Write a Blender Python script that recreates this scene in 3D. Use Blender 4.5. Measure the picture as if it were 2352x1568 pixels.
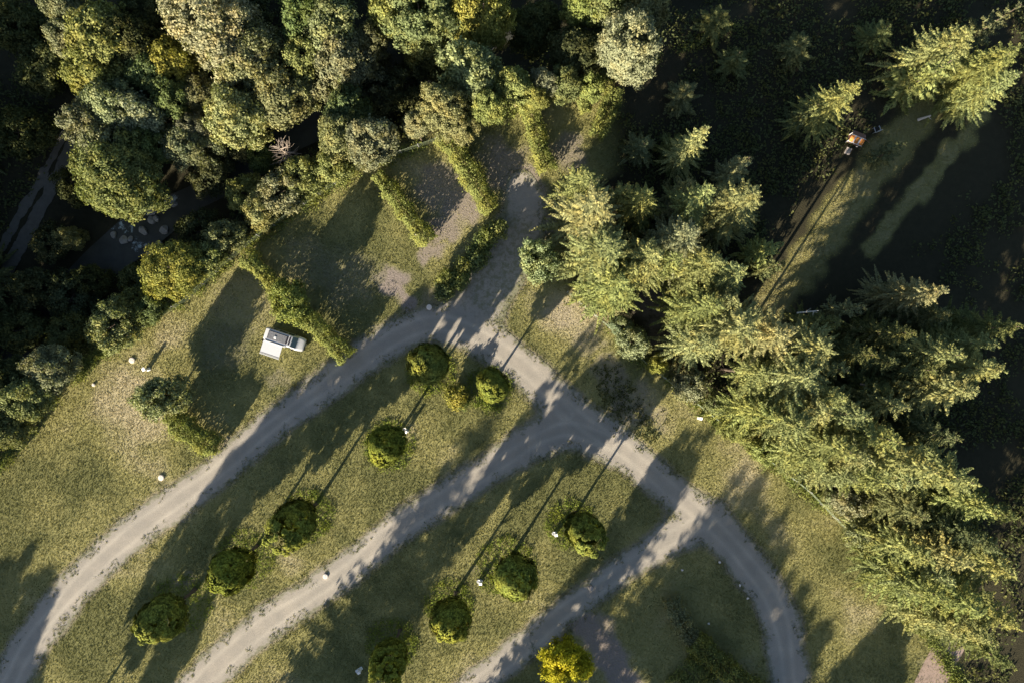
import bpy, math, random
import numpy as np
from mathutils import Vector, Matrix
R = math.radians
# ------------------------------------------------------------------ camera, sky, sun, exposure
S = 140.0/2352.0          # metres on flat ground per unit of the plan grid
H = 93.3                  # drone height
SUN_AZ, SUN_EL = 57.0, 18.0
scn = bpy.context.scene
for o in list(bpy.data.objects): bpy.data.objects.remove(o)
cam = bpy.data.objects.new("camera", bpy.data.cameras.new("camera")); scn.collection.objects.link(cam)
cam.location = (0, 0, H); cam.rotation_euler = (0, 0, 0)
cam.data.lens = 24; cam.data.sensor_width = 36; cam.data.clip_end = 2000
scn.camera = cam
w = bpy.data.worlds.new("World"); scn.world = w; w.use_nodes = True
nt = w.node_tree; bg = nt.nodes["Background"]
sky = nt.nodes.new("ShaderNodeTexSky"); sky.sky_type = 'NISHITA'; sky.sun_disc = False
sky.sun_elevation = R(SUN_EL); sky.sun_rotation = R(213)
nt.links.new(sky.outputs[0], bg.inputs[0]); bg.inputs[1].default_value = 0.05
sl = bpy.data.lights.new("sun", 'SUN'); sl.energy = 5.0; sl.angle = R(0.5); sl.color = (1.0, 0.86, 0.66)
so = bpy.data.objects.new("sun", sl); scn.collection.objects.link(so)
ce, se = math.cos(R(SUN_EL)), math.sin(R(SUN_EL))
so.rotation_euler = Vector((math.cos(R(SUN_AZ))*ce, math.sin(R(SUN_AZ))*ce, -se)).to_track_quat('-Z', 'Y').to_euler()
so.location = (-60, -90, 60)
scn.view_settings.view_transform = 'Standard'; scn.view_settings.look = 'None'
scn.view_settings.exposure = 1.9; scn.view_settings.gamma = 1.0
scn.render.engine = 'CYCLES'
scn.cycles.max_bounces = 5; scn.cycles.diffuse_bounces = 3; scn.cycles.transmission_bounces = 3
scn.cycles.glossy_bounces = 2; scn.cycles.transparent_max_bounces = 4

rng = np.random.default_rng(7)
random.seed(7)
C = scn.collection
# ------------------------------------------------------------------ helpers
def gxy(px, py, z=0.0):
    k = S*(H-z)/H
    return np.array([(px-1176)*k, -(py-784)*k])
def sstep(a, b, x):
    t = np.clip((x-a)/(b-a), 0, 1); return t*t*(3-2*t)
def link(o, parent=None):
    C.objects.link(o)
    if parent is not None: o.parent = parent
    return o
def tag(o, label=None, cat=None, group=None, kind=None):
    if label: o["label"] = label
    if cat: o["category"] = cat
    if group: o["group"] = group
    if kind: o["kind"] = kind
    return o
def thing(name, label, cat, loc, rz=0.0, group=None, scale=None):
    o = bpy.data.objects.new(name, None); o.empty_display_size = 0.3
    o.location = loc; o.rotation_euler = (0, 0, rz)
    if scale: o.scale = scale
    C.objects.link(o); return tag(o, label, cat, group)
def mesh_np(name, V, F, attrs=None, smooth=False):
    """V (n,3), F (m,k) all faces with k corners"""
    V = np.asarray(V, dtype=np.float32); F = np.asarray(F, dtype=np.int32)
    m = bpy.data.meshes.new(name); k = F.shape[1]
    m.vertices.add(len(V)); m.vertices.foreach_set("co", V.ravel())
    m.loops.add(F.size); m.loops.foreach_set("vertex_index", F.ravel())
    m.polygons.add(len(F)); m.polygons.foreach_set("loop_start", np.arange(0, F.size, k, dtype=np.int32))
    m.polygons.foreach_set("loop_total", np.full(len(F), k, dtype=np.int32))
    if smooth: m.polygons.foreach_set("use_smooth", np.ones(len(F), dtype=bool))
    m.update(calc_edges=True)
    for an, (dom, val) in (attrs or {}).items():
        a = m.attributes.new(an, 'FLOAT', dom); a.data.foreach_set("value", np.asarray(val, dtype=np.float32))
    return m
# value noise -------------------------------------------------------
_tab = rng.random((256, 256))
def vnoise(x, y, sc, off=0.0):
    x = np.asarray(x)/sc+off*17.3+500; y = np.asarray(y)/sc+off*9.1+500
    xi = np.floor(x).astype(int); yi = np.floor(y).astype(int); fx = x-xi; fy = y-yi
    fx = fx*fx*(3-2*fx); fy = fy*fy*(3-2*fy)
    g = lambda a, b: _tab[a % 256, b % 256]
    return (g(xi, yi)*(1-fx)+g(xi+1, yi)*fx)*(1-fy)+(g(xi, yi+1)*(1-fx)+g(xi+1, yi+1)*fx)*fy
def fbm(x, y, sc, off=0.0, n=4):
    t = 0; a = 0.5; s = 0
    for i in range(n): t = t+a*vnoise(x, y, sc/(2**i), off+i*3.7); s += a; a *= 0.5
    return t/s
# geometry collector ------------------------------------------------
class MB:
    def __init__(s): s.V = []; s.F = []
    def add(s, vs, fs):
        b = len(s.V); s.V += [tuple(v) for v in vs]; s.F += [tuple(b+i for i in f) for f in fs]; return s
    def box(s, c, d, rot=None, taper=1.0):
        x, y, z = d[0]/2, d[1]/2, d[2]/2
        vs = [Vector((sx*x*(taper if sz > 0 else 1), sy*y*(taper if sz > 0 else 1), sz*z)) for sz in (-1, 1) for sy in (-1, 1) for sx in (-1, 1)]
        if rot is not None: vs = [rot @ v for v in vs]
        vs = [v+Vector(c) for v in vs]
        return s.add(vs, [(0, 2, 3, 1), (4, 5, 7, 6), (0, 1, 5, 4), (2, 6, 7, 3), (0, 4, 6, 2), (1, 3, 7, 5)])
    def tube(s, pts, rad, n=7, cap=True):
        pts = [Vector(p) for p in pts]; rings = []
        for i, p in enumerate(pts):
            d = (pts[min(i+1, len(pts)-1)]-pts[max(i-1, 0)]).normalized()
            a = d.cross(Vector((0.31, 0.93, 0.17))).normalized(); b = d.cross(a)
            r = rad[i] if hasattr(rad, '__len__') else rad
            rings.append([p+a*math.cos(2*math.pi*k/n)*r+b*math.sin(2*math.pi*k/n)*r for k in range(n)])
        vs = [v for rg in rings for v in rg]; fs = []
        for i in range(len(pts)-1):
            for k in range(n): fs.append((i*n+k, i*n+(k+1) % n, (i+1)*n+(k+1) % n, (i+1)*n+k))
        if cap: fs.append(tuple(range(n))[::-1]); fs.append(tuple((len(pts)-1)*n+k for k in range(n)))
        return s.add(vs, fs)
    def lathe(s, prof, c=(0, 0, 0), n=24):
        vs = []; fs = []
        for r, z in prof:
            for k in range(n): vs.append((c[0]+r*math.cos(2*math.pi*k/n), c[1]+r*math.sin(2*math.pi*k/n), c[2]+z))
        for i in range(len(prof)-1):
            for k in range(n): fs.append((i*n+k, i*n+(k+1) % n, (i+1)*n+(k+1) % n, (i+1)*n+k))
        return s.add(vs, fs)
    def build(s, name, mat, parent=None, bevel=0.0, smooth=False, seg=2):
        m = bpy.data.meshes.new(name); m.from_pydata(s.V, [], s.F); m.update()
        if smooth:
            for p in m.polygons: p.use_smooth = True
        if mat: m.materials.append(mat)
        o = bpy.data.objects.new(name, m); link(o, parent)
        if bevel > 0:
            b = o.modifiers.new("bevel", 'BEVEL'); b.width = bevel; b.segments = seg; b.limit_method = 'ANGLE'; b.angle_limit = R(35)
        return o
# ------------------------------------------------------------------ materials
def mat(name, col=(0.5, 0.5, 0.5), rough=0.8, metal=0.0, var=0.25, sc=6.0, bump=0.0, spec=0.3):
    m = bpy.data.materials.new(name); m.use_nodes = True; n = m.node_tree; b = n.nodes["Principled BSDF"]
    b.inputs["Roughness"].default_value = rough; b.inputs["Metallic"].default_value = metal
    b.inputs["Specular IOR Level"].default_value = spec
    tc = n.nodes.new("ShaderNodeTexCoord"); nz = n.nodes.new("ShaderNodeTexNoise")
    nz.inputs["Scale"].default_value = sc; nz.inputs["Detail"].default_value = 5; nz.inputs["Roughness"].default_value = 0.7
    n.links.new(tc.outputs["Object"], nz.inputs["Vector"])
    mx = n.nodes.new("ShaderNodeMix"); mx.data_type = 'RGBA'
    mx.inputs[6].default_value = (*[c*(1-var) for c in col], 1); mx.inputs[7].default_value = (*[min(1, c*(1+var)) for c in col], 1)
    n.links.new(nz.outputs[0], mx.inputs[0]); n.links.new(mx.outputs[2], b.inputs["Base Color"])
    if bump:
        bp = n.nodes.new("ShaderNodeBump"); bp.inputs["Strength"].default_value = bump; bp.inputs["Distance"].default_value = 0.05
        n.links.new(nz.outputs[0], bp.inputs["Height"]); n.links.new(bp.outputs[0], b.inputs["Normal"])
    return m
class NT:
    def __init__(s, name):
        s.m = bpy.data.materials.new(name); s.m.use_nodes = True; s.n = s.m.node_tree
        s.b = s.n.nodes["Principled BSDF"]; s.out = s.n.nodes["Material Output"]
    def new(s, t): return s.n.nodes.new(t)
    def ln(s, a, b): s.n.links.new(a, b)
    def attr(s, name): a = s.new("ShaderNodeAttribute"); a.attribute_name = name; return a.outputs["Fac"]
    def noise(s, scale, detail=4, rough=0.6, vec=None, dist=0.0):
        z = s.new("ShaderNodeTexNoise"); z.inputs["Scale"].default_value = scale; z.inputs["Detail"].default_value = detail
        z.inputs["Roughness"].default_value = rough; z.inputs["Distortion"].default_value = dist
        if vec is None: vec = s.pos()
        s.ln(vec, z.inputs["Vector"]); return z.outputs[0]
    def pos(s):
        g = s.new("ShaderNodeNewGeometry"); return g.outputs["Position"]
    def rampv(s, v, a, b, c=0.0, d=1.0):
        r = s.new("ShaderNodeMapRange"); r.inputs[1].default_value = a; r.inputs[2].default_value = b
        r.inputs[3].default_value = c; r.inputs[4].default_value = d; r.interpolation_type = 'SMOOTHSTEP'
        s.ln(v, r.inputs[0]); return r.outputs[0]
    def mix(s, f, a, b, mode='MIX'):
        x = s.new("ShaderNodeMix"); x.data_type = 'RGBA'; x.blend_type = mode
        for i, v in ((0, f), (6, a), (7, b)):
            if isinstance(v, (int, float)): x.inputs[i].default_value = v
            elif isinstance(v, tuple): x.inputs[i].default_value = (*v, 1)
            else: s.ln(v, x.inputs[i])
        return x.outputs[2]
    def math(s, op, a, b):
        x = s.new("ShaderNodeMath"); x.operation = op
        for i, v in ((0, a), (1, b)):
            if isinstance(v, (int, float)): x.inputs[i].default_value = v
            else: s.ln(v, x.inputs[i])
        return x.outputs[0]
    def bump(s, h, strength, dist):
        bp = s.new("ShaderNodeBump"); bp.inputs["Strength"].default_value = strength; bp.inputs["Distance"].default_value = dist
        s.ln(h, bp.inputs["Height"]); s.ln(bp.outputs[0], s.b.inputs["Normal"])

GREEN, OLIVE, TAN = (0.142, 0.146, 0.060), (0.245, 0.234, 0.098), (0.385, 0.342, 0.222)
def grass_colour(t):
    dry = t.attr("dry")
    fine = t.noise(2.2, 6, 0.85)
    mp = t.new("ShaderNodeMapping"); mp.inputs["Rotation"].default_value = (0, 0, R(38)); mp.inputs["Scale"].default_value = (0.25, 1.5, 1); t.ln(t.pos(), mp.inputs["Vector"])
    fine = t.math('ADD', t.math('MULTIPLY', fine, 0.6), t.math('MULTIPLY', t.noise(1.6, 5, 0.7, vec=mp.outputs[0]), 0.55))
    d2 = t.math('ADD', dry, t.math('MULTIPLY', t.math('SUBTRACT', fine, 0.5), 0.45))
    c = t.mix(t.rampv(d2, 0.15, 0.55), GREEN, OLIVE)
    return t.mix(t.rampv(d2, 0.5, 1.05), c, TAN)
def ground_mat():
    t = NT("ground_turf"); t.b.inputs["Roughness"].default_value = 0.95; t.b.inputs["Specular IOR Level"].default_value = 0.1
    c = grass_colour(t)
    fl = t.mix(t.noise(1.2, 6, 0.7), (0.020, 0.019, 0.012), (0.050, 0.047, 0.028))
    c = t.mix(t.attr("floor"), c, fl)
    gr = t.mix(t.noise(5.0, 6, 0.75), (0.13, 0.11, 0.095), (0.30, 0.26, 0.235))
    gm = t.math('MULTIPLY', t.attr("gravel"), t.rampv(t.math('ADD', t.noise(1.6, 6, 0.75), t.math('MULTIPLY', t.attr("gravel"), 0.25)), 0.42, 0.66, 0.25, 1.0))
    c = t.mix(gm, c, gr)
    t.ln(c, t.b.inputs["Base Color"]); t.bump(t.noise(4.5, 6, 0.8), 1.0, 0.12)
    return t.m
def blade_mat():
    t = NT("grass_blades"); t.n.nodes.remove(t.b)
    c = grass_colour(t)
    c = t.mix(t.attr("v"), t.mix(1.0, c, (0.75, 0.77, 0.7), 'MULTIPLY'), t.mix(1.0, c, (1.45, 1.42, 1.3), 'MULTIPLY'))
    d = t.new("ShaderNodeBsdfDiffuse"); tr = t.new("ShaderNodeBsdfTranslucent"); mx = t.new("ShaderNodeMixShader"); mx.inputs[0].default_value = 0.35
    t.ln(c, d.inputs[0]); t.ln(c, tr.inputs[0]); t.ln(d.outputs[0], mx.inputs[1]); t.ln(tr.outputs[0], mx.inputs[2]); t.ln(mx.outputs[0], t.out.inputs[0])
    return t.m
def road_mat():
    t = NT("road_gravel"); t.b.inputs["Roughness"].default_value = 0.95; t.b.inputs["Specular IOR Level"].default_value = 0.15
    a = t.noise(0.35, 4, 0.6); f = t.noise(9.0, 6, 0.85)
    c = t.mix(f, (0.142, 0.134, 0.120), (0.355, 0.334, 0.300))
    c = t.mix(t.rampv(a, 0.35, 0.7), c, t.mix(1.0, c, (1.18, 1.16, 1.14), 'MULTIPLY'))
    tr = t.attr("edge")
    wd = t.rampv(t.math('ADD', t.noise(1.3, 6, 0.8), t.math('MULTIPLY', tr, 0.30)), 0.62, 0.84)
    c = t.mix(t.math('MULTIPLY', wd, 0.8), c, (0.135, 0.14, 0.08))
    c = t.mix(t.math('MULTIPLY', t.rampv(t.noise(2.6, 6, 0.85), 0.55, 0.72), 0.45), c, (0.15, 0.145, 0.125))
    c = t.mix(t.math('MULTIPLY', t.attr("rut"), 0.75), c, t.mix(1.0, c, (1.38, 1.38, 1.36), 'MULTIPLY'))
    st = t.rampv(t.noise(26.0, 3, 0.7), 0.60, 0.72); c = t.mix(t.math('MULTIPLY', st, 0.35), c, (0.55, 0.53, 0.50))
    t.ln(c, t.b.inputs["Base Color"]); t.bump(t.noise(7.0, 6, 0.8), 0.9, 0.05)
    return t.m
def leaf_mat(name, trans=0.3, lo=0.55, hi=1.5, gloss=0.0):
    t = NT(name); t.n.nodes.remove(t.b)
    oi = t.new("ShaderNodeObjectInfo"); v = t.attr("v")
    c = t.mix(v, t.mix(1.0, oi.outputs["Color"], (lo, lo*1.03, lo*0.9), 'MULTIPLY'), t.mix(1.0, oi.outputs["Color"], (hi, hi, hi*0.95), 'MULTIPLY'))
    big = t.noise(0.45, 3, 0.6)
    c = t.mix(t.rampv(big, 0.45, 0.65), c, t.mix(1.0, c, (1.22, 1.08, 0.9), 'MULTIPLY'))
    d = t.new("ShaderNodeBsdfDiffuse"); tr = t.new("ShaderNodeBsdfTranslucent"); mx = t.new("ShaderNodeMixShader"); mx.inputs[0].default_value = trans
    t.ln(c, d.inputs[0]); t.ln(t.mix(1.0, c, (1.1, 1.15, 0.6), 'MULTIPLY'), tr.inputs[0])
    t.ln(d.outputs[0], mx.inputs[1]); t.ln(tr.outputs[0], mx.inputs[2]); t.ln(mx.outputs[0], t.out.inputs[0])
    return t.m
def water_mat():
    t = NT("stream_water"); t.b.inputs["Roughness"].default_value = 0.35
    f = t.attr("foam")
    m = t.rampv(t.math('ADD', t.noise(1.5, 6, 0.8, dist=1.5), t.math('MULTIPLY', f, 0.36)), 0.70, 0.98)
    c = t.mix(t.noise(0.6, 4), (0.022, 0.025, 0.023), (0.07, 0.072, 0.062)); c = t.mix(m, c, (0.42, 0.52, 0.56))
    t.ln(c, t.b.inputs["Base Color"]); t.bump(t.noise(3.0, 5, 0.7), 0.5, 0.06); t.b.inputs["Specular IOR Level"].default_value = 0.15
    return t.m
M_ground, M_blade, M_road, M_water = ground_mat(), blade_mat(), road_mat(), water_mat()
M_leaf = leaf_mat("leaf_clusters", 0.28); M_rowl = leaf_mat("dense_leaves", 0.03, 0.3, 1.5); M_need = leaf_mat("needle_sprays", 0.15, 0.5, 1.6)
M_bark = mat("bark", (0.085, 0.065, 0.05), 0.95, var=0.45, sc=4, bump=0.6)
M_paleb = mat("pale_bark", (0.55, 0.50, 0.44), 0.8, var=0.35, sc=7)
M_dead = mat("dead_wood", (0.25, 0.21, 0.175), 0.9, var=0.35, sc=5)
M_rock = mat("river_rock", (0.24, 0.235, 0.22), 0.85, var=0.4, sc=2.0, bump=0.8)
M_conc = mat("pale_concrete", (0.62, 0.57, 0.53), 0.9, var=0.15, sc=9)
M_concd = mat("dull_concrete", (0.30, 0.27, 0.25), 0.9, var=0.25, sc=6)
M_white = mat("white_enamel", (0.72, 0.73, 0.74), 0.35, var=0.06, sc=3)
M_whitep = mat("white_car_paint", (0.48, 0.50, 0.53), 0.3, var=0.03, sc=2, spec=0.5)
M_awn = mat("awning_cloth", (0.38, 0.40, 0.44), 0.8, var=0.04, sc=2)
M_black = mat("black_rubber", (0.02, 0.02, 0.022), 0.7, var=0.2)
M_glass = mat("dark_glass", (0.025, 0.05, 0.05), 0.06, var=0.3, sc=2, spec=0.8)
M_rail = mat("grey_alloy", (0.50, 0.51, 0.53), 0.4, 0.5, var=0.1)
M_panel = mat("dark_roof_panel", (0.025, 0.022, 0.03), 0.35, var=0.3, sc=3)
M_lamp = mat("clear_lens", (0.6, 0.6, 0.58), 0.2, var=0.1)
M_red = mat("red_lens", (0.35, 0.02, 0.02), 0.3, var=0.1)
M_blue = mat("blue_socket", (0.03, 0.08, 0.20), 0.5, var=0.1)
M_orange = mat("orange_board", (0.50, 0.20, 0.055), 0.95, var=0.2, spec=0.05)
M_wood = mat("brown_timber", (0.20, 0.11, 0.08), 0.85, var=0.3, sc=8)
M_wire = mat("galvanised_wire", (0.20, 0.25, 0.17), 0.6, 0.3, var=0.15)
M_track = mat("dusty_track", (0.10, 0.095, 0.08), 0.95, var=0.4, sc=1.5)
# ------------------------------------------------------------------ plan data (plan grid, x right / y down)
def pl(pts): return np.array([gxy(p[0], p[1]) for p in pts]), np.array([p[2]*S for p in pts]) if len(pts[0]) > 2 else None
def seg_dist(X, Y, P, W=None, closed=False):
    """min over segments of distance (minus interpolated half width)"""
    best = np.full(np.shape(X), 1e9)
    for i in range(len(P)-1):
        a, b = P[i], P[i+1]; d = b-a; L2 = (d**2).sum()
        t = np.clip(((X-a[0])*d[0]+(Y-a[1])*d[1])/L2, 0, 1)
        r = np.hypot(X-a[0]-t*d[0], Y-a[1]-t*d[1])
        if W is not None: r = r-(W[i]*(1-t)+W[i+1]*t)
        best = np.minimum(best, r)
    return best
def smooth_path(pts, k=8):
    pts = np.array(pts, float); out = []
    for i in range(len(pts)-1):
        p0 = pts[max(i-1, 0)]; p1 = pts[i]; p2 = pts[i+1]; p3 = pts[min(i+2, len(pts)-1)]
        for j in range(k):
            t = j/k; out.append(0.5*((2*p1)+(-p0+p2)*t+(2*p0-5*p1+4*p2-p3)*t*t+(-p0+3*p1-3*p2+p3)*t**3))
    out.append(pts[-1]); return out
ROADS = [
 [(-60,1700,46),(10,1590,44),(55,1500,43),(120,1410,42),(210,1310,41),(300,1228,40),(400,1155,38),(500,1083,37),(580,1013,37),(660,950,37),(745,888,37),(850,812,38),(920,768,38),(985,745,40),(1050,750,42),(1110,778,44),(1170,820,44),(1220,858,42),(1262,905,42),(1300,950,44)],
 [(1290,930,44),(1360,985,46),(1435,1035,40),(1510,1098,38),(1590,1165,40),(1655,1222,44),(1715,1290,44),(1770,1370,44),(1800,1460,44),(1812,1568,44),(1815,1680,44)],
 [(380,1660,44),(440,1590,42),(520,1510,41),(610,1435,40),(720,1362,38),(820,1290,37),(900,1222,37),(1000,1155,37),(1100,1092,38),(1180,1042,40),(1245,1003,44),(1310,985,50),(1400,1015,46)],
 [(1000,1650,34),(1100,1568,34),(1200,1487,33),(1290,1408,32),(1390,1338,31),(1480,1275,33),(1560,1225,42),(1620,1195,48)],
 [(1040,745,44),(1100,700,60),(1135,640,62),(1180,560,58),(1205,490,50),(1195,430,36)],
]
RP = []
for r in ROADS:
    q = smooth_path(r, 6); RP.append(pl([tuple(v) for v in q]))
EXTRA = [pl([(1300,1400,34),(1345,1440,34),(1400,1500,36),(1440,1568,40),(1480,1650,40)])]
def road_sd(X, Y):
    d = np.full(np.shape(X), 1e9)
    for P, W in RP: 
        e = seg_dist(X, Y, P, W); k = 1.5
        h = np.clip(0.5+0.5*(d-e)/k, 0, 1); d = d*(1-h)+e*h-k*h*(1-h)*(d < 1e8)
    return d+(fbm(X, Y, 3.0, 1)-0.5)*0.9+(fbm(X, Y, 0.8, 4)-0.5)*0.5
LB = [(-500,1640),(-200,1300),(0,1075),(130,905),(215,820),(300,770),(430,690),(560,570),(700,470),(830,385),(1010,322),(1240,232),(1420,175),(1700,60),(2000,-120),(2400,-400)]
LBP = np.array([gxy(*p) for p in LB])
RB = [(1300,668),(1400,752),(1480,830),(1620,940),(1720,1020),(1850,1120),(1990,1260),(2070,1360),(2150,1480),(2220,1600),(2320,1800)]
RBP = np.array([gxy(*p) for p in RB])
def side(X, Y, P):
    """signed distance to polyline: + on the left of travel direction"""
    best = np.full(np.shape(X), 1e9); sg = np.ones(np.shape(X))
    for i in range(len(P)-1):
        a, b = P[i], P[i+1]; d = b-a; t = np.clip(((X-a[0])*d[0]+(Y-a[1])*d[1])/(d@d), 0, 1)
        r = np.hypot(X-a[0]-t*d[0], Y-a[1]-t*d[1]); c = d[0]*(Y-a[1])-d[1]*(X-a[0])
        u = r < best; best = np.where(u, r, best); sg = np.where(u, np.sign(c), sg)
    return best*sg
def th(X, Y):
    d = side(X, Y, LBP)
    z = -4.0*sstep(1.2, 8.0, d)+2.6*sstep(17, 34, d)
    out = sstep(1.0, 6, d)
    return z+out*(fbm(X, Y, 6, 5)-0.5)*0.9
def zt(x, y): return float(th(np.array([x]), np.array([y]))[0])
PITCH = [ # worn gravelly patches: (x, y, radius, strength)
 (1000,430,62,.8),(1060,470,55,.9),(1020,530,45,.9),(985,575,30,.9),(1165,385,65,.8),(1130,350,40,.5),(1210,420,50,.9),(1310,345,50,.7),(905,655,38,1.0),(930,690,26,1.1),(880,640,30,.7),
 (672,908,26,.9),(640,870,26,.4),(800,640,80,.35),(700,600,70,.3),(560,700,90,.3),(520,790,70,.3),(1270,520,30,.9),(1290,720,40,.45),(1350,780,45,.5),(1400,860,50,.6),(1450,930,60,.6),(1500,960,30,.5),(1230,700,40,.3),
 (1380,1450,45,.8),(1400,1500,40,.9),(1430,1550,40,1.0),(950,760,30,.5),(1000,690,35,.5),(870,760,20,.5),(420,1330,20,.5),(1090,1300,20,.25),(1500,690,55,.55),(1520,760,55,.4),(2145,1530,40,.4)]
DRY = [(290,930,130,.35),(400,760,60,.3),(640,460,80,.25),(800,500,60,.25),(1350,790,120,.35),(1280,720,70,.35),(960,1010,70,.25),(1040,1060,60,.25),(720,1290,90,.25),(1230,1390,60,.25),(100,1150,60,.2),
 (1720,1130,90,.2),(1760,1230,60,.15),(1900,1200,50,.2),(1950,1350,70,.1),(1700,1060,60,.15),(280,1190,-1,0),(120,1260,80,-.1),(200,1460,120,-.15),(450,1050,60,-.3),(1290,1130,110,-.4),(1350,1250,90,-.25),(1200,1200,60,-.35),(700,1240,50,-.3),(540,1350,50,-.3),(900,1075,55,-.25),(1900,1300,60,-.2),(1240,960,50,-.2),(800,880,60,-.1)]
def fields(X, Y):
    g = np.zeros(np.shape(X)); dr = fbm(X, Y, 9, 2)*1.0+fbm(X, Y, 2.5, 8)*0.45-0.37
    jx = (vnoise(X, Y, 1.5, 3)-0.5)*2; jy = (vnoise(X, Y, 1.5, 4)-0.5)*2
    for x, y, r, s in PITCH:
        c = gxy(x, y); q = np.hypot(X+jx-c[0], Y+jy-c[1])/(r*S); g = np.maximum(g, s*(1-sstep(0.55, 1.15, q)))
    for P, W in EXTRA: g = np.maximum(g, 1-sstep(-1.0, 0.8, seg_dist(X+jx, Y+jy, P, W)))
    for x, y, r, s in DRY:
        if r > 0:
            c = gxy(x, y); q = np.hypot(X-c[0], Y-c[1])/(r*S); dr = dr+s*(1-sstep(0.3, 1.2, q))
    rs = road_sd(X, Y)
    g = np.maximum(g, 0.8*(1-sstep(-0.2, 0.9, rs)))
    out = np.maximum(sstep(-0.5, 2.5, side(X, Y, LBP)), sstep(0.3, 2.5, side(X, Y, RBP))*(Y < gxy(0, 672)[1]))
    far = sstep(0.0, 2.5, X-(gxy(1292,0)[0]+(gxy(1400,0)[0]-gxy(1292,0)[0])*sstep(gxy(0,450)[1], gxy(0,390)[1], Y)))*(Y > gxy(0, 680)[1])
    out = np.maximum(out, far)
    glade = np.zeros(np.shape(X))  # strips of sunlight put into the ground colour as paler grass
    for a, b, wd in (((1760,720),(2110,260),2.6),((2010,560),(2250,270),1.3)):
        P = np.array([gxy(*a), gxy(*b)]); glade = np.maximum(glade, 1-sstep(wd*0.6, wd*1.3, seg_dist(X, Y, P)+(fbm(X, Y, 2.0, 5)-0.5)*2.5))
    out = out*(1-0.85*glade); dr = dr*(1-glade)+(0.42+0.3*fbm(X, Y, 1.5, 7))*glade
    return dict(dry=np.clip(dr, 0, 1.2), floor=out, gravel=np.clip(g, 0, 1)), rs
# ------------------------------------------------------------------ ground
def grid_mesh(name, x0, x1, y0, y1, st, attrsf, zf):
    xs = np.arange(x0, x1+st/2, st); ys = np.arange(y0, y1+st/2, st); X, Y = np.meshgrid(xs, ys); nx, ny = len(xs), len(ys)
    X, Y = X.ravel(), Y.ravel(); V = np.stack([X, Y, zf(X, Y)], 1)
    i = np.arange((nx-1)*(ny-1)); a = (i//(nx-1))*nx+i % (nx-1); F = np.stack([a, a+1, a+nx+1, a+nx], 1)
    return V, F, X, Y
V, F, X, Y = grid_mesh("ground", -78, 78, -56, 56, 0.4, None, th)
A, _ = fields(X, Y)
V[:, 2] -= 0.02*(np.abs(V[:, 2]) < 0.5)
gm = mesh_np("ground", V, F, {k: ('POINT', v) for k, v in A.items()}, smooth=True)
gm.materials.append(M_ground)
tag(link(bpy.data.objects.new("ground", gm)), kind='structure')
# distant ring of the same ground out to the horizon
ring = MB(); q = [(-78, -56), (78, -56), (78, 56), (-78, 56)]
inner = [(-77.8, -55.8), (77.8, -55.8), (77.8, 55.8), (-77.8, 55.8)]
outer = [(-900, -900), (900, -900), (900, 900), (-900, 900)]
for i in range(4):
    a, b = inner[i], inner[(i+1) % 4]; c, d = outer[(i+1) % 4], outer[i]
    ring.add([(a[0], a[1], -4.5), (b[0], b[1], -4.5), (c[0], c[1], -4.5), (d[0], d[1], -4.5)], [(0, 3, 2, 1)])
# low outer terrain so nothing floats
M_outer = mat("outer_forest_floor", (0.04, 0.042, 0.022), 0.95, var=0.4, sc=0.5)
# raised skirt at camp level on the sides that are flat
for (x0, y0, x1, y1) in ((-700, -500, -78, 56), (78, -500, 700, 500), (-78, -500, 78, -56), (-700, 56, 78, 500)):
    ring.add([(x0, y0, -0.06), (x1, y0, -0.06), (x1, y1, -0.06), (x0, y1, -0.06)], [(0, 1, 2, 3)])
tag(ring.build("outer_ground", M_outer), kind='structure')
# ------------------------------------------------------------------ roads
def cells_mesh(name, sdf, x0, x1, y0, y1, st, z, material, extra=None):
    xs = np.arange(x0, x1+st/2, st); ys = np.arange(y0, y1+st/2, st); XX, YY = np.meshgrid(xs, ys); nx = len(xs)
    X, Y = XX.ravel().copy(), YY.ravel().copy(); sd = sdf(X, Y)
    i = np.arange((nx-1)*(len(ys)-1)); a = (i//(nx-1))*nx+i % (nx-1); F = np.stack([a, a+1, a+nx+1, a+nx], 1)
    F = F[(sd[F] < 0).any(1)]; used = np.unique(F); remap = np.full(len(X), -1); remap[used] = np.arange(len(used)); F = remap[F]
    X, Y, sd = X[used], Y[used], sd[used]
    e = 0.05; gx = (sdf(X+e, Y)-sdf(X-e, Y))/(2*e); gy = (sdf(X, Y+e)-sdf(X, Y-e))/(2*e); g = np.hypot(gx, gy)+1e-6
    o = sd > 0; mv = np.where(o, np.minimum(sd, st*1.4), 0); X = X-gx/g*mv; Y = Y-gy/g*mv
    at = {k: ('POINT', v) for k, v in (extra(X, Y) if extra else {}).items()}
    m = mesh_np(name, np.stack([X, Y, z(X, Y) if callable(z) else np.full(len(X), z)], 1), F, at, smooth=True); m.materials.append(material)
    return tag(link(bpy.data.objects.new(name, m)), kind='structure')
def road_attr(X, Y):
    sd = road_sd(X, Y); rut = np.zeros(len(X))
    edge = 1-sstep(0.0, 1.1, -sd)
    far = np.array([gxy(1180,560), gxy(1130,650)]); loose = 1-sstep(2.5, 8.0, seg_dist(X, Y, far))
    for P, W in RP[:4]:
        c = seg_dist(X, Y, P); rut = np.maximum(rut, np.exp(-((c-0.85+0.5*(vnoise(X, Y, 6.0, 2)-0.5))/0.32)**2)*(0.4+0.6*vnoise(X, Y, 3.0, 9)))
    return dict(edge=np.clip(edge+0.75*loose, 0, 1.2), rut=rut)
cells_mesh("road", road_sd, -78, 42, -56, 30, 0.22, 0.006, M_road, road_attr)
TRK = pl([(215,150,13),(180,250,13),(130,340,13),(85,420,13),(50,480,14),(0,560,14),(-60,660,14)])
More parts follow.
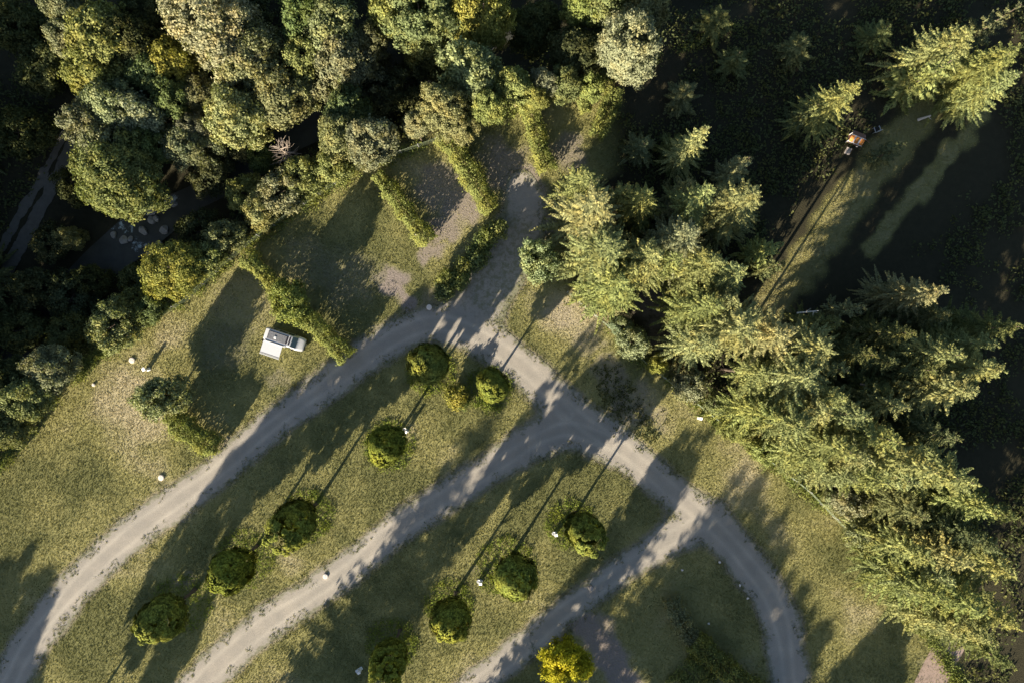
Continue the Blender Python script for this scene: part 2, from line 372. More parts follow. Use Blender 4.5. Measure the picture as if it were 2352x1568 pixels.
TRK2 = pl([(185,170,8),(150,260,8),(100,345,8),(60,415,9),(20,470,9),(-40,560,9)])
for P_ in (TRK, TRK2):
    cells_mesh("track", lambda X, Y, P_=P_: seg_dist(X, Y, P_[0], P_[1])+(fbm(X, Y, 1.6, 1)-0.5)*0.8, -76, -52, -2, 40, 0.3, lambda X, Y: th(X, Y)+0.10, M_track)
PTH = pl([(2205,1440,32),(2160,1520,34),(2110,1620,34)])
cells_mesh("footpath", lambda X, Y: seg_dist(X, Y, PTH[0], PTH[1]), 52, 66, -56, -34, 0.3, 0.02, mat("reddish_dust", (0.26, 0.20, 0.17), 0.95, var=0.2, sc=2))
# stream
STR = pl([(-120,860,60),(60,730,40),(190,600,44),(290,520,52),(420,440,30),(520,380,40),(640,300,36),(800,230,34),(1000,120,34),(1150,40,34)])
FO = [(265,520,26),(300,520,14),(318,555,26),(318,575,18),(392,450,22),(405,455,12),(240,525,10),(330,490,14),(283,535,12)]
def foam(X, Y):
    X = X+(fbm(X, Y, 1.6, 3)-0.5)*3.5; Y = Y+(fbm(X, Y, 1.6, 6)-0.5)*3.5
    f = np.zeros(len(X))
    for x, y, r in FO:
        c = gxy(x, y, -3.5); f = np.maximum(f, 1-sstep(0.2, 1.0, np.hypot(X-c[0], Y-c[1])/(r*S)))
    return dict(foam=f)
cells_mesh("water", lambda X, Y: seg_dist(X, Y, STR[0], STR[1]), -76, 4, -10, 46, 0.4, -3.72, M_water, foam)
# ------------------------------------------------------------------ grass blades
def blades(n, x0, x1, y0, y1, keep, hmin, hmax, wd):
    X = rng.uniform(x0, x1, n); Y = rng.uniform(y0, y1, n)
    A, rs = fields(X, Y); k = keep(X, Y, A, rs); X, Y, A = X[k], Y[k], {a: b[k] for a, b in A.items()}
    m = len(X); Z = th(X, Y)-0.03; ang = rng.uniform(0, 2*np.pi, m); h = rng.uniform(hmin, hmax, m)*(1-0.45*A["gravel"])
    wv = wd*rng.uniform(0.6, 1.4, m); lx = rng.normal(0, 0.6, m)*h; ly = rng.normal(0, 0.6, m)*h
    V = np.zeros((m, 3, 3)); V[:, 0] = np.stack([X-np.cos(ang)*wv, Y-np.sin(ang)*wv, Z], 1); V[:, 1] = np.stack([X+np.cos(ang)*wv, Y+np.sin(ang)*wv, Z], 1)
    V[:, 2] = np.stack([X+lx, Y+ly, Z+h], 1)
    F = np.arange(m*3).reshape(m, 3)
    return V.reshape(-1, 3), F, A, m
def keep_lawn(X, Y, A, rs):
    r = rng.random(len(X)); ok = (rs > -0.25-0.5*(r > 0.93)) & (A["floor"] < 0.5+r*0.4) & (r > A["gravel"]*0.75)
    return ok
V, F, A, m = blades(800000, -71, 68, -48, 38, keep_lawn, 0.07, 0.17, 0.055)
bm_ = mesh_np("grass", V, F, {"dry": ('POINT', np.repeat(A["dry"], 3)), "v": ('POINT', np.repeat(rng.random(m)**1.2, 3))}); bm_.materials.append(M_blade)
tag(link(bpy.data.objects.new("grass", bm_)), "short yellow green and dry tan lawn grass of the camping field", "grass", kind='stuff')
# ------------------------------------------------------------------ foliage builders
def norm(a): return a/(np.linalg.norm(a, axis=1, keepdims=True)+1e-9)
def rhombs(P, N, a, b, rnd, twist=None):
    """rhombic leaf faces at P, normal N, half sizes a,b"""
    t = norm(rnd.normal(size=P.shape)) if twist is None else norm(twist); U = norm(np.cross(N, t)); Vv = np.cross(N, U)
    if twist is not None: Vv = norm(t-N*(t*N).sum(1, keepdims=True)); U = np.cross(N, Vv)
    a = np.asarray(a)[:, None]; b = np.asarray(b)[:, None]
    V = np.stack([P-U*a, P-Vv*b, P+U*a, P+Vv*b], 1).reshape(-1, 3); F = np.arange(len(P)*4).reshape(-1, 4); return V, F
def leaf_mesh(name, P, N, a, b, rnd, v, twist=None, material=None):
    V, F = rhombs(P, N, a, b, rnd, twist)
    m = mesh_np(name, V, F, {"v": ('POINT', np.repeat(v, 4))}); m.materials.append(material or M_leaf); return m
def crown_mesh(seed, rad, zc, hz, nc, nl, cr, leaf, up=0.0, pointy=0.0, inner=0.35, rough=0.35, nr=0.55, ow=0.5, material=None):
    r = np.random.default_rng(seed)
    D = norm(r.normal(size=(nc, 3))); D[:, 2] = D[:, 2]*0.9+up; D = norm(D)
    lump = np.zeros(nc)
    for _ in range(7):
        q = norm(r.normal(size=(1, 3)))[0]; lump += r.uniform(-1, 1)*np.maximum(0, D@q)**3
    rr = (1+rough*lump*0.5)*r.uniform(inner, 1.0, nc)**0.45
    cen = D*rr[:, None]*np.array([rad, rad, hz]); 
    sh = np.where(cen[:, 2] > 0, 1-pointy*(cen[:, 2]/hz), 1); cen[:, 0] *= sh; cen[:, 1] *= sh
    crs = cr*r.uniform(0.6, 1.35, nc)
    P = []; N = []; Vv = []
    for i in range(nc):
        m = int(nl*(crs[i]/cr)**2)
        d = norm(r.normal(size=(m, 3))); d[:, 2] = np.abs(d[:, 2])*0.9-0.25; d = norm(d)
        q = cen[i]+d*crs[i]*(r.random((m, 1))**0.35)*np.array([1, 1, 0.75])+r.normal(size=(m, 3))*0.16*(nr > 0.3)
        P.append(q); N.append(norm(d*0.9+norm(cen[i:i+1]/np.array([rad, rad, hz]))*ow+r.normal(size=(m, 3))*nr)); Vv.append(np.clip(0.5+(r.random(m)-0.5)*0.75+(r.random()-0.5)*0.35, 0, 1))
    P = np.concatenate(P); N = np.concatenate(N); v = np.concatenate(Vv); P[:, 2] += zc
    s = leaf*r.uniform(0.6, 1.3, len(P)); return leaf_mesh("crown", P, N, s*0.62, s, r, v, None, material)
def trunk_mesh(seed, h, r0, zc, rad, nb=9, lean=0.3):
    rd = random.Random(seed); b = MB(); x = y = 0; pts = []; rs = []
    for i in range(7):
        t = i/6; pts.append((x, y, t*h)); rs.append(r0*(1-0.8*t)*(1.35 if i == 0 else 1)); x += rd.uniform(-1, 1)*lean*h/20; y += rd.uniform(-1, 1)*lean*h/20
    b.tube(pts, rs, 8)
    for k in range(nb):
        t = rd.uniform(0.35, 0.92); i = int(t*6); p = Vector(pts[i]); a = rd.uniform(0, 6.28); L = rad*rd.uniform(0.5, 0.9)*(1.1-0.5*t)
        q = p+Vector((math.cos(a)*L*0.5, math.sin(a)*L*0.5, L*0.25)); e = p+Vector((math.cos(a)*L, math.sin(a)*L, L*0.7))
        b.tube([p, q, e], [r0*0.35, r0*0.22, r0*0.07], 5)
    m = bpy.data.meshes.new("trunk"); m.from_pydata(b.V, [], b.F); m.update(); m.materials.append(M_bark); return m
def spruce_mesh(seed, h, rad, bare=0.12, dens=1.0, droop=0.30, leafs=0.30, thin=1.0):
    r = np.random.default_rng(seed); P = []; N = []; T = []; Sz = []; vv = []
    nlev = max(7, int(17*dens))
    for l in range(nlev):
        t = (l+r.random()*0.7)/nlev; z = h*(bare+(1-bare)*t)
        L0 = rad*(1-t)**0.75*1.12+0.22; nb = max(4, int((8.4-3.4*t)*thin)); a0 = r.uniform(0, 6.28)
        for k in range(nb):
            a = a0+k*2*math.pi/nb+r.normal()*0.22; L = max(0.25, L0*r.uniform(0.55, 1.18))
            ns = max(3, int(L/0.15)); s = (np.arange(ns)+0.5)/ns; dx, dy = math.cos(a), math.sin(a); bend = r.normal()*0.12
            zz = z+r.normal()*0.15+0.30*s*L*(0.3+0.6*t)-droop*(s**2)*L+0.14*L*s**4
            base = np.stack([s*L*dx-bend*s*s*L*dy, s*L*dy+bend*s*s*L*dx, zz], 1)
            wid = (0.52*np.minimum(1, (1-s)*2.2+0.12)*np.minimum(1, s*5+0.3))*min(1.0, 0.3+L*0.25)*r.uniform(0.75, 1.2); bv = r.uniform(-0.22, 0.22); D3 = np.array([dx, dy, 0.0])
            for sd in (-1, 1):
                sv = np.array([-dy, dx, 0])*sd; jit = r.uniform(0.7, 1.25, ns)
                off = (sv[None]*0.80+D3[None]*0.60)*(wid*jit)[:, None]; off[:, 2] -= wid*0.30
                P.append(base+off*0.5); N.append(norm(np.array([[0, 0, 1.0]])+sv[None]*0.25+r.normal(size=base.shape)*0.30)); T.append(off)
                Sz.append(np.stack([np.full(ns, 0.085), wid*jit*0.58], 1)); vv.append(np.clip(0.55+bv+(r.random(ns)-0.5)*0.6, 0, 1))
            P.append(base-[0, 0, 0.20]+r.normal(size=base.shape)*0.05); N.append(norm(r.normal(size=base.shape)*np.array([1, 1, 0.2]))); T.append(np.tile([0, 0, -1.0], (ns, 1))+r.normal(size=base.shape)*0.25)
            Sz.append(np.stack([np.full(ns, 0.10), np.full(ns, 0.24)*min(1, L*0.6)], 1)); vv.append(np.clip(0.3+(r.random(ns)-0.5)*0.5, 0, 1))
    P = np.concatenate(P); N = np.concatenate(N); T = np.concatenate(T); Z = np.concatenate(Sz); v = np.concatenate(vv)
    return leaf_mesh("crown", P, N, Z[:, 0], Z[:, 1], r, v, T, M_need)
def mast_mesh(seed, h, r0):
    rd = random.Random(seed); b = MB(); b.tube([(0, 0, -0.3), (0.02, 0, h*0.3), (rd.uniform(-.1, .1), rd.uniform(-.1, .1), h*0.7), (0, 0, h*0.98)], [r0, r0*0.75, r0*0.4, 0.03], 8)
    for k in range(14):
        z = h*(0.06+0.012*k); a = rd.uniform(0, 6.28); L = rd.uniform(0.5, 1.6); b.tube([(0, 0, z), (math.cos(a)*L, math.sin(a)*L, z-0.1)], [0.03, 0.01], 4)
    m = bpy.data.meshes.new("trunk"); m.from_pydata(b.V, [], b.F); m.update(); m.materials.append(M_bark); return m
# kinds: name -> list of (crown mesh, trunk mesh), nominal radius, nominal height
K = {}
K['broad'] = ([(crown_mesh(100+i, 3.4, 7.6, 3.9, 190, 120, 0.62, 0.17, 0.12, 0.15, 0.15, 1.15), trunk_mesh(i, 10, 0.26, 7.6, 3.2)) for i in range(6)], 4.0, 12.0)
K['bigb'] = ([(crown_mesh(140+i, 4.6, 9.5, 5.0, 330, 110, 0.68, 0.17, 0.12, 0.1, 0.18, 1.15), trunk_mesh(20+i, 13, 0.32, 9.5, 4.2)) for i in range(3)], 5.4, 15.0)
K['row'] = ([(crown_mesh(200+i, 2.85, 8.2, 3.9, 460, 62, 0.44, 0.16, 0.0, -0.06, 0.72, 0.75, 0.12, 3.5, M_rowl), trunk_mesh(40+i, 10, 0.27, 8.3, 2.2, lean=0.1)) for i in range(3)], 3.1, 12.5)
K['bush'] = ([(crown_mesh(500+i, 3.0, 3.3, 2.7, 130, 110, 0.58, 0.16, 0.1, 0.1, 0.15, 1.1), trunk_mesh(80+i, 5, 0.16, 3.3, 2.6)) for i in range(4)], 3.6, 6.6)
K['shrub'] = ([(crown_mesh(300+i, 1.3, 1.2, 1.0, 34, 60, 0.42, 0.14, 0.25, 0.0, 0.15, 0.9), trunk_mesh(60+i, 1.4, 0.07, 1.2, 1.0, 6)) for i in range(4)], 1.6, 2.6)
K['spruce'] = ([(spruce_mesh(400+i, 20, 4.0+0.3*i, 0.14, 1.15+0.1*i, 0.28+0.05*i, thin=1.15), mast_mesh(i, 20, 0.27)) for i in range(5)], 4.4, 20.0)
K['bare'] = ([(spruce_mesh(430+i, 20, 4.2, 0.63, 0.7, 0.3, thin=1.3), mast_mesh(30+i, 20, 0.30)) for i in range(2)], 4.4, 20.0)
K['solid'] = ([(spruce_mesh(440+i, 20, 4.0, 0.05, 1.9, 0.3, thin=1.7), mast_mesh(33+i, 20, 0.30)) for i in range(2)], 4.4, 20.0)
K['bole'] = ([(spruce_mesh(445+i, 20, 4.0, 0.58, 1.1, 0.3, thin=1.7), mast_mesh(36+i, 20, 0.25)) for i in range(2)], 4.4, 20.0)
K['young'] = ([(spruce_mesh(450+i, 8, 1.9, 0.06, 0.55, 0.2, 0.26), mast_mesh(50+i, 8, 0.12)) for i in range(2)], 2.0, 8.0)
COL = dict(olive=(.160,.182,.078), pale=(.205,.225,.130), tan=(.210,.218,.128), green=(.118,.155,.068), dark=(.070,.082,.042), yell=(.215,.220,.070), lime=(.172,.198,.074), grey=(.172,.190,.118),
           sp=(.172,.192,.084), spd=(.095,.110,.052), spp=(.205,.212,.112), row=(.142,.162,.036), sage=(.165,.200,.120), gold=(.30,.29,.030), umber=(.128,.13,.080), hedge=(.160,.182,.064))  # dark and spd: dark foliage, with the shade of unlit crowns put in
_cnt = {}
def tree(kind, px, py, rpx, h, col, label, group=None, name=None, cat=None, at_h=None, rz=None, top=False):
    """px,py: where the crown's middle (or tip, for conifers) shows in plan; rpx its half width there"""
    vs, r0, h0 = K[kind]; i = _cnt.get(kind, 0); _cnt[kind] = i+1
    hh = h*(0.62 if at_h is None else at_h)
    x, y = gxy(px, py, hh); z = zt(x, y)
    for _ in range(3): x, y = gxy(px, py, hh+z); z = zt(x, y)
    cm, tm = vs[i % len(vs)]; sr = rpx*S*(H-hh-z)/H/r0; sz = h/h0
    rd = random.Random(px*7+py*13)
    nm = name or {'broad': 'broadleaf_tree', 'bush': 'bushy_tree', 'bigb': 'broadleaf_tree', 'row': 'round_tree', 'shrub': 'shrub', 'spruce': 'spruce_tree', 'bare': 'spruce_tree', 'young': 'young_spruce'}[kind]
    t = thing(nm, label, cat or ('shrub' if kind == 'shrub' else 'tree'), (x, y, z-0.05), rd.uniform(0, 6.28) if rz is None else rz, group, (sr, sr, sz))
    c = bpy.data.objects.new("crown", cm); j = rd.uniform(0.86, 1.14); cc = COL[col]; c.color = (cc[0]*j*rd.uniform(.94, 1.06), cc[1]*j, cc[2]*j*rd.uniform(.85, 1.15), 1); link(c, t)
    link(bpy.data.objects.new("trunk", tm), t); return t
def tip_from_shadow(tx, ty, h):
    """base of a tree whose shadow tip falls at plan tx,ty"""
    L = h/math.tan(R(SUN_EL))/S; return tx-math.cos(R(SUN_AZ))*L, ty+math.sin(R(SUN_AZ))*L
def tree_base(kind, bx, by, rad, h, col, label, group=None):
    vs, r0, h0 = K[kind]; i = _cnt.get(kind, 0); _cnt[kind] = i+1; x, y = gxy(bx, by); z = zt(x, y)
    nm = {'broad': 'broadleaf_tree', 'bush': 'bushy_tree', 'bigb': 'broadleaf_tree', 'row': 'round_tree', 'spruce': 'spruce_tree', 'solid': 'spruce_tree', 'bole': 'spruce_tree'}[kind]; cm, tm = vs[i % len(vs)]
    t = thing(nm, label, 'tree', (x, y, z-0.05), (bx*1.7) % 6.28, group, (rad/r0, rad/r0, h/h0))
    c = bpy.data.objects.new("crown", cm); cc = COL[col]; c.color = (*cc, 1); link(c, t); link(bpy.data.objects.new("trunk", tm), t); return t
G1 = "broadleaf trees of the riverside wood"; G2 = "spruces of the forest on the right"; G3 = "round trees in rows between the gravel roads"; G4 = "trees outside the frame that cast the long shadows"
# ---- round trees standing in rows on the lawn
ROW = [ (885,1022,54,12.3,"round tree beside the upper gravel road, with a white hookup pillar at its upper right"),
 (680,1195,55,12.3,"round tree between the upper and middle roads, next to the one with a pillar"),
 (528,1303,60,12.8,"round tree whose left rim touches a pale strip of sunlit grass"),
 (371,1413,62,12.6,"darkest round tree at the lower left, standing wholly within a broad shadow"),
 (1338,1215,52,11.8,"round tree inside the bend of the middle road, nearest the road junction"),
 (1178,1325,64,12.8,"largest round tree, between the middle and lower roads, a white pillar at its left"),
 (1035,1415,51,11.5,"small round tree below and left of the largest round tree"),
 (893,1512,52,12.0,"round tree at the bottom edge between the middle and lower roads")]
for x, y, r, h, lb in ROW:
    t = tree('row', x, y, r*0.81, h+2.0, 'row', lb, G3); t.scale[0] *= 0.9+(x % 7)*0.035; t.scale[1] *= 1.1-(x % 5)*0.05
tree('row', 990, 836, 48, 10.5, 'row', "wide bushy tree at the tip of the lawn where the upper road bends", G3)
tree('row', 1133, 880, 39, 9.5, 'row', "bushy tree beside the upper road just right of the pointed lawn tip", G3)
tree('broad', 1308, 1512, 66, 10.5, 'gold', "bright yellow tree at the bottom edge beside the lower road")
# ---- single trees and bushes on the camping field
tree('bush', 360, 912, 64, 9.0, 'pale', "pale grey green tree on the open lawn left of the shaded pitch")
tree('bush', 662, 690, 52, 8.0, 'lime', "leafy light green tree growing out of the hedge above the camper van")
tree('bush', 1242, 597, 58, 8.5, 'sage', "lone blue green tree where the gravel lane meets the spruces")
tree('shrub', 1045, 912, 32, 3.2, 'yell', "small bright bush between the two bushy trees at the lawn tip")
tree('shrub', 1062, 925, 20, 1.8, 'green', "lowest part-shaded bush just below the small bright one at the lawn tip")
for x, y, r, c, lb in [(1138,527,24,'lime',"at the top end of the loose shrub row beside the gravel lane"),(1112,552,22,'green',"second from the top in the loose shrub row beside the gravel lane"),
 (1092,590,26,'green',"third from the top in the loose shrub row beside the gravel lane"),(1062,612,20,'lime',"in the middle of the loose shrub row, leaning to the worn pitch"),
 (1050,640,24,'green',"fifth from the top in the loose shrub row, mostly in shade"),(1022,640,18,'lime',"on the outer side near the lower end of the loose shrub row"),(1018,664,22,'green',"at the bottom end of the loose shrub row near the round manhole cover")]:
    tree('shrub', x, y, r*1.35, 2.8, c, "feathery shrub "+lb, "loose shrubs beside the gravel lane")
# ---- riverside wood (upper left)
W = [('broad',172,42,38,13,'grey','grey green crown jutting out at the far upper left of the wood'),
('broad',165,95,40,12,'grey','greyish crown below the one jutting out at the upper left'),
('broad',245,95,62,15,'olive','wide olive crown with a yellow left side near the top left corner'),
('broad',322,108,48,14,'dark','dark olive crown right of the wide olive one'),
('broad',410,150,45,13,'yell','golden yellow crown in the upper left wood'),
('bigb',480,45,88,17,'tan','huge pale crown at the top edge, left part of the wood'),
('bigb',560,130,70,16,'tan','buff crown below the huge pale one at the top edge'),
('broad',232,175,52,13,'olive','olive crown on the sharp left edge of the wood'),
('broad',345,175,45,12,'green','mid green crown left of the golden yellow one'),
('broad',405,222,42,12,'green','green crown directly below the golden yellow one'),
('broad',465,215,42,10,'umber','brown twiggy crown below and right of the golden yellow one'),
('broad',222,285,46,13,'grey','grey crown on the left edge halfway up the wood'),
('broad',262,255,50,14,'pale','pale crown just inside the left edge of the wood'),
('broad',330,268,50,13,'grey','silvery crown in the middle of the left wood'),
('broad',242,340,45,12,'grey','grey green crown above the large one over the stream'),
('bigb',272,395,78,14,'olive','large yellowish crown overhanging the stream bank'),
('broad',350,325,42,10,'green','shaded green crown right of the one overhanging the stream'),
('broad',432,338,46,10,'grey','grey green crown left of the bare dead tree'),
('broad',470,300,36,10,'umber','brown bare-looking crown up left of the dead tree'),
('broad',535,268,62,13,'pale','pale green crown with a clear lit face above the dead tree'),
('broad',255,462,34,7,'olive','small yellowish crown at the top of the stream pool'),
('broad',700,55,52,14,'green','deep green crown near the top edge left of the dark gap'),
('broad',765,85,58,15,'grey','grey green crown left of the dark vertical gap'),
('broad',700,145,48,13,'lime','lime crown with a smooth rounded lower side'),
('broad',790,145,60,14,'grey','large mottled crown right of the smooth lime one'),
('broad',645,232,60,13,'grey','spotted grey crown left of the dark understorey'),
('broad',712,215,32,11,'pale','narrow pale crown below the smooth lime one'),
('broad',790,200,32,11,'olive','small olive crown below the large mottled one'),
('broad',845,110,42,12,'umber','brownish crown in the upper middle of the wood'),
('bigb',960,45,75,17,'green','large deep green crown at the top edge, middle of the picture'),
('broad',895,45,42,15,'lime','yellow green crown left of the large deep green one at the top'),
('bigb',1112,42,66,17,'yell','round yellow green crown at the top edge right of the deep green one'),
('broad',965,105,40,12,'lime','lime crown below the large deep green one at the top'),
('broad',1085,180,60,14,'pale','pale crown up left of the leftmost hedge top'),
('broad',800,268,46,12,'green','fresh green crown at the edge of the dark understorey'),
('broad',862,322,52,11,'grey','silver grey crown leaning over the green fence'),
('broad',775,322,42,10,'tan','tan crown left of the silver grey one by the fence'),
('broad',955,290,36,10,'pale','small pale crown above the fence, right of the silver grey one'),
('bigb',1015,245,58,14,'tan','wide tan crown at the head of the worn pitch'),
('broad',1045,285,44,10,'tan','low tan crown where the fence meets the hedge'),
('broad',1120,240,46,12,'olive','olive crown with a bare twig sticking out over the dark pitch'),
('broad',1185,200,48,12,'lime','yellow green crown at the head of the second dark pitch'),
('broad',1225,230,36,9,'yell','golden low crown joining the top of the narrow hedge'),
('broad',1245,190,38,9,'grey','grey crown above the right-hand dark pitch'),
('broad',1300,200,44,9,'olive','olive crown closing the right-hand dark pitch'),
('broad',1355,195,36,8,'lime','lime crown at the upper right corner of the right-hand dark pitch'),
('bigb',1445,130,66,16,'tan','pale teardrop shaped crown standing alone right of the wood'),
('broad',1395,25,52,14,'olive','olive crown at the top edge above the teardrop shaped one'),
('broad',1480,30,46,14,'tan','rightmost lit crown on the top edge'),
('broad',1330,20,40,14,'lime','lime crown at the top edge, third from the right of the lit ones'),
('broad',1230,60,55,9,'dark','dark shaded crown below the round yellow green one'),
('broad',1320,120,55,9,'dark','dark shaded crown left of the teardrop shaped one'),
('broad',930,195,60,8,'dark','dark shaded crown in the big gap in the middle of the wood'),
('broad',870,215,48,8,'dark','dark shaded crown at the left of the big gap'),
('broad',1010,140,45,9,'dark','dark shaded crown at the top of the big gap'),
('broad',560,20,40,9,'dark','dark crown at the top edge between two pale ones'),
('broad',330,20,50,9,'dark','dark crown at the top edge right of the wide olive one'),
('broad',330,215,40,8,'dark','dark crown in the hole inside the left wood'),
('broad',560,330,45,6,'dark','low dark crown between the dead tree and the stream'),
('broad',480,390,42,6,'dark','low dark crown on the far bank below the dead tree'),
('broad',600,365,30,6,'green','bright green crown touching the bare dead tree from the left'),
('broad',690,400,46,7,'lime','lime crown below the dead tree beside the fence'),
('broad',765,378,42,7,'lime','yellowish crown between the dead tree and the silver grey one'),
('broad',640,440,42,7,'pale','pale crown beside the fence below the dead tree'),
('broad',560,445,45,7,'olive','olive crown beside the stream, up left of the widest pitch'),
('broad',595,485,36,6,'tan','tan crown beside the fence at the top of the widest pitch'),
('broad',510,540,38,6,'grey','silvery crown beside the fence, next above the bright yellow green one'),
('broad',450,530,40,6,'dark','dark crown between the silvery one and the stream'),
('bigb',402,615,62,9,'yell','bright yellow green crown on the near bank of the stream'),
('broad',465,595,40,6,'olive','olive crown right behind the bright yellow green one'),
('broad',310,640,38,6,'dark','dark crown left of the bright yellow green one'),
('broad',300,690,30,5,'lime','little lime crown at the left of the fence corner'),
('broad',252,752,46,7,'pale','pale crown at the fence corner with a white post beside it'),
('broad',335,715,36,5,'green','low green crown beside the fence between two lit ones'),
('broad',112,850,48,9,'grey','grey green crown by the lower left end of the fence'),
('broad',70,905,48,9,'olive','olive crown at the left edge below the grey green one'),
('broad',15,985,42,9,'olive','olive crown cut by the left edge, lowest in the wood'),
('broad',20,870,46,9,'dark','dark crown at the left edge beside the grey green one'),
('broad',150,545,24,6,'tan','tiny sunlit crown alone in the dark left of the stream'),
('broad',75,660,50,6,'dark','dark crown in shade at the left of the stream'),
('broad',160,690,46,5,'dark','dark crown in shade below the stream bend'),
('broad',40,760,55,6,'dark','dark crown in shade at the left edge'),
('broad',150,770,46,5,'dark','dark crown in shade left of the pale one at the fence corner'),
('broad',205,640,36,5,'dark','small dark crown on the lower bank of the stream'),
('broad',45,300,50,7,'dark','dark crown left of the dusty wheel tracks'),
('broad',90,160,55,7,'dark','dark crown near the top left corner beyond the wood edge'),
('broad',30,60,55,7,'dark','dark crown in the top left corner'),
('broad',110,560,40,6,'dark','dark crown beside the wheel tracks near the stream'),
('broad',170,430,36,6,'dark','dark crown between the wheel tracks and the stream pool')]
for k, x, y, r, h, c, lb in W: tree('bush' if k == 'broad' and h < 9 else k, x, y, r*(1.3 if not (900 < x < 1420 and y > 185) else 0.98), h, c, lb, G1)
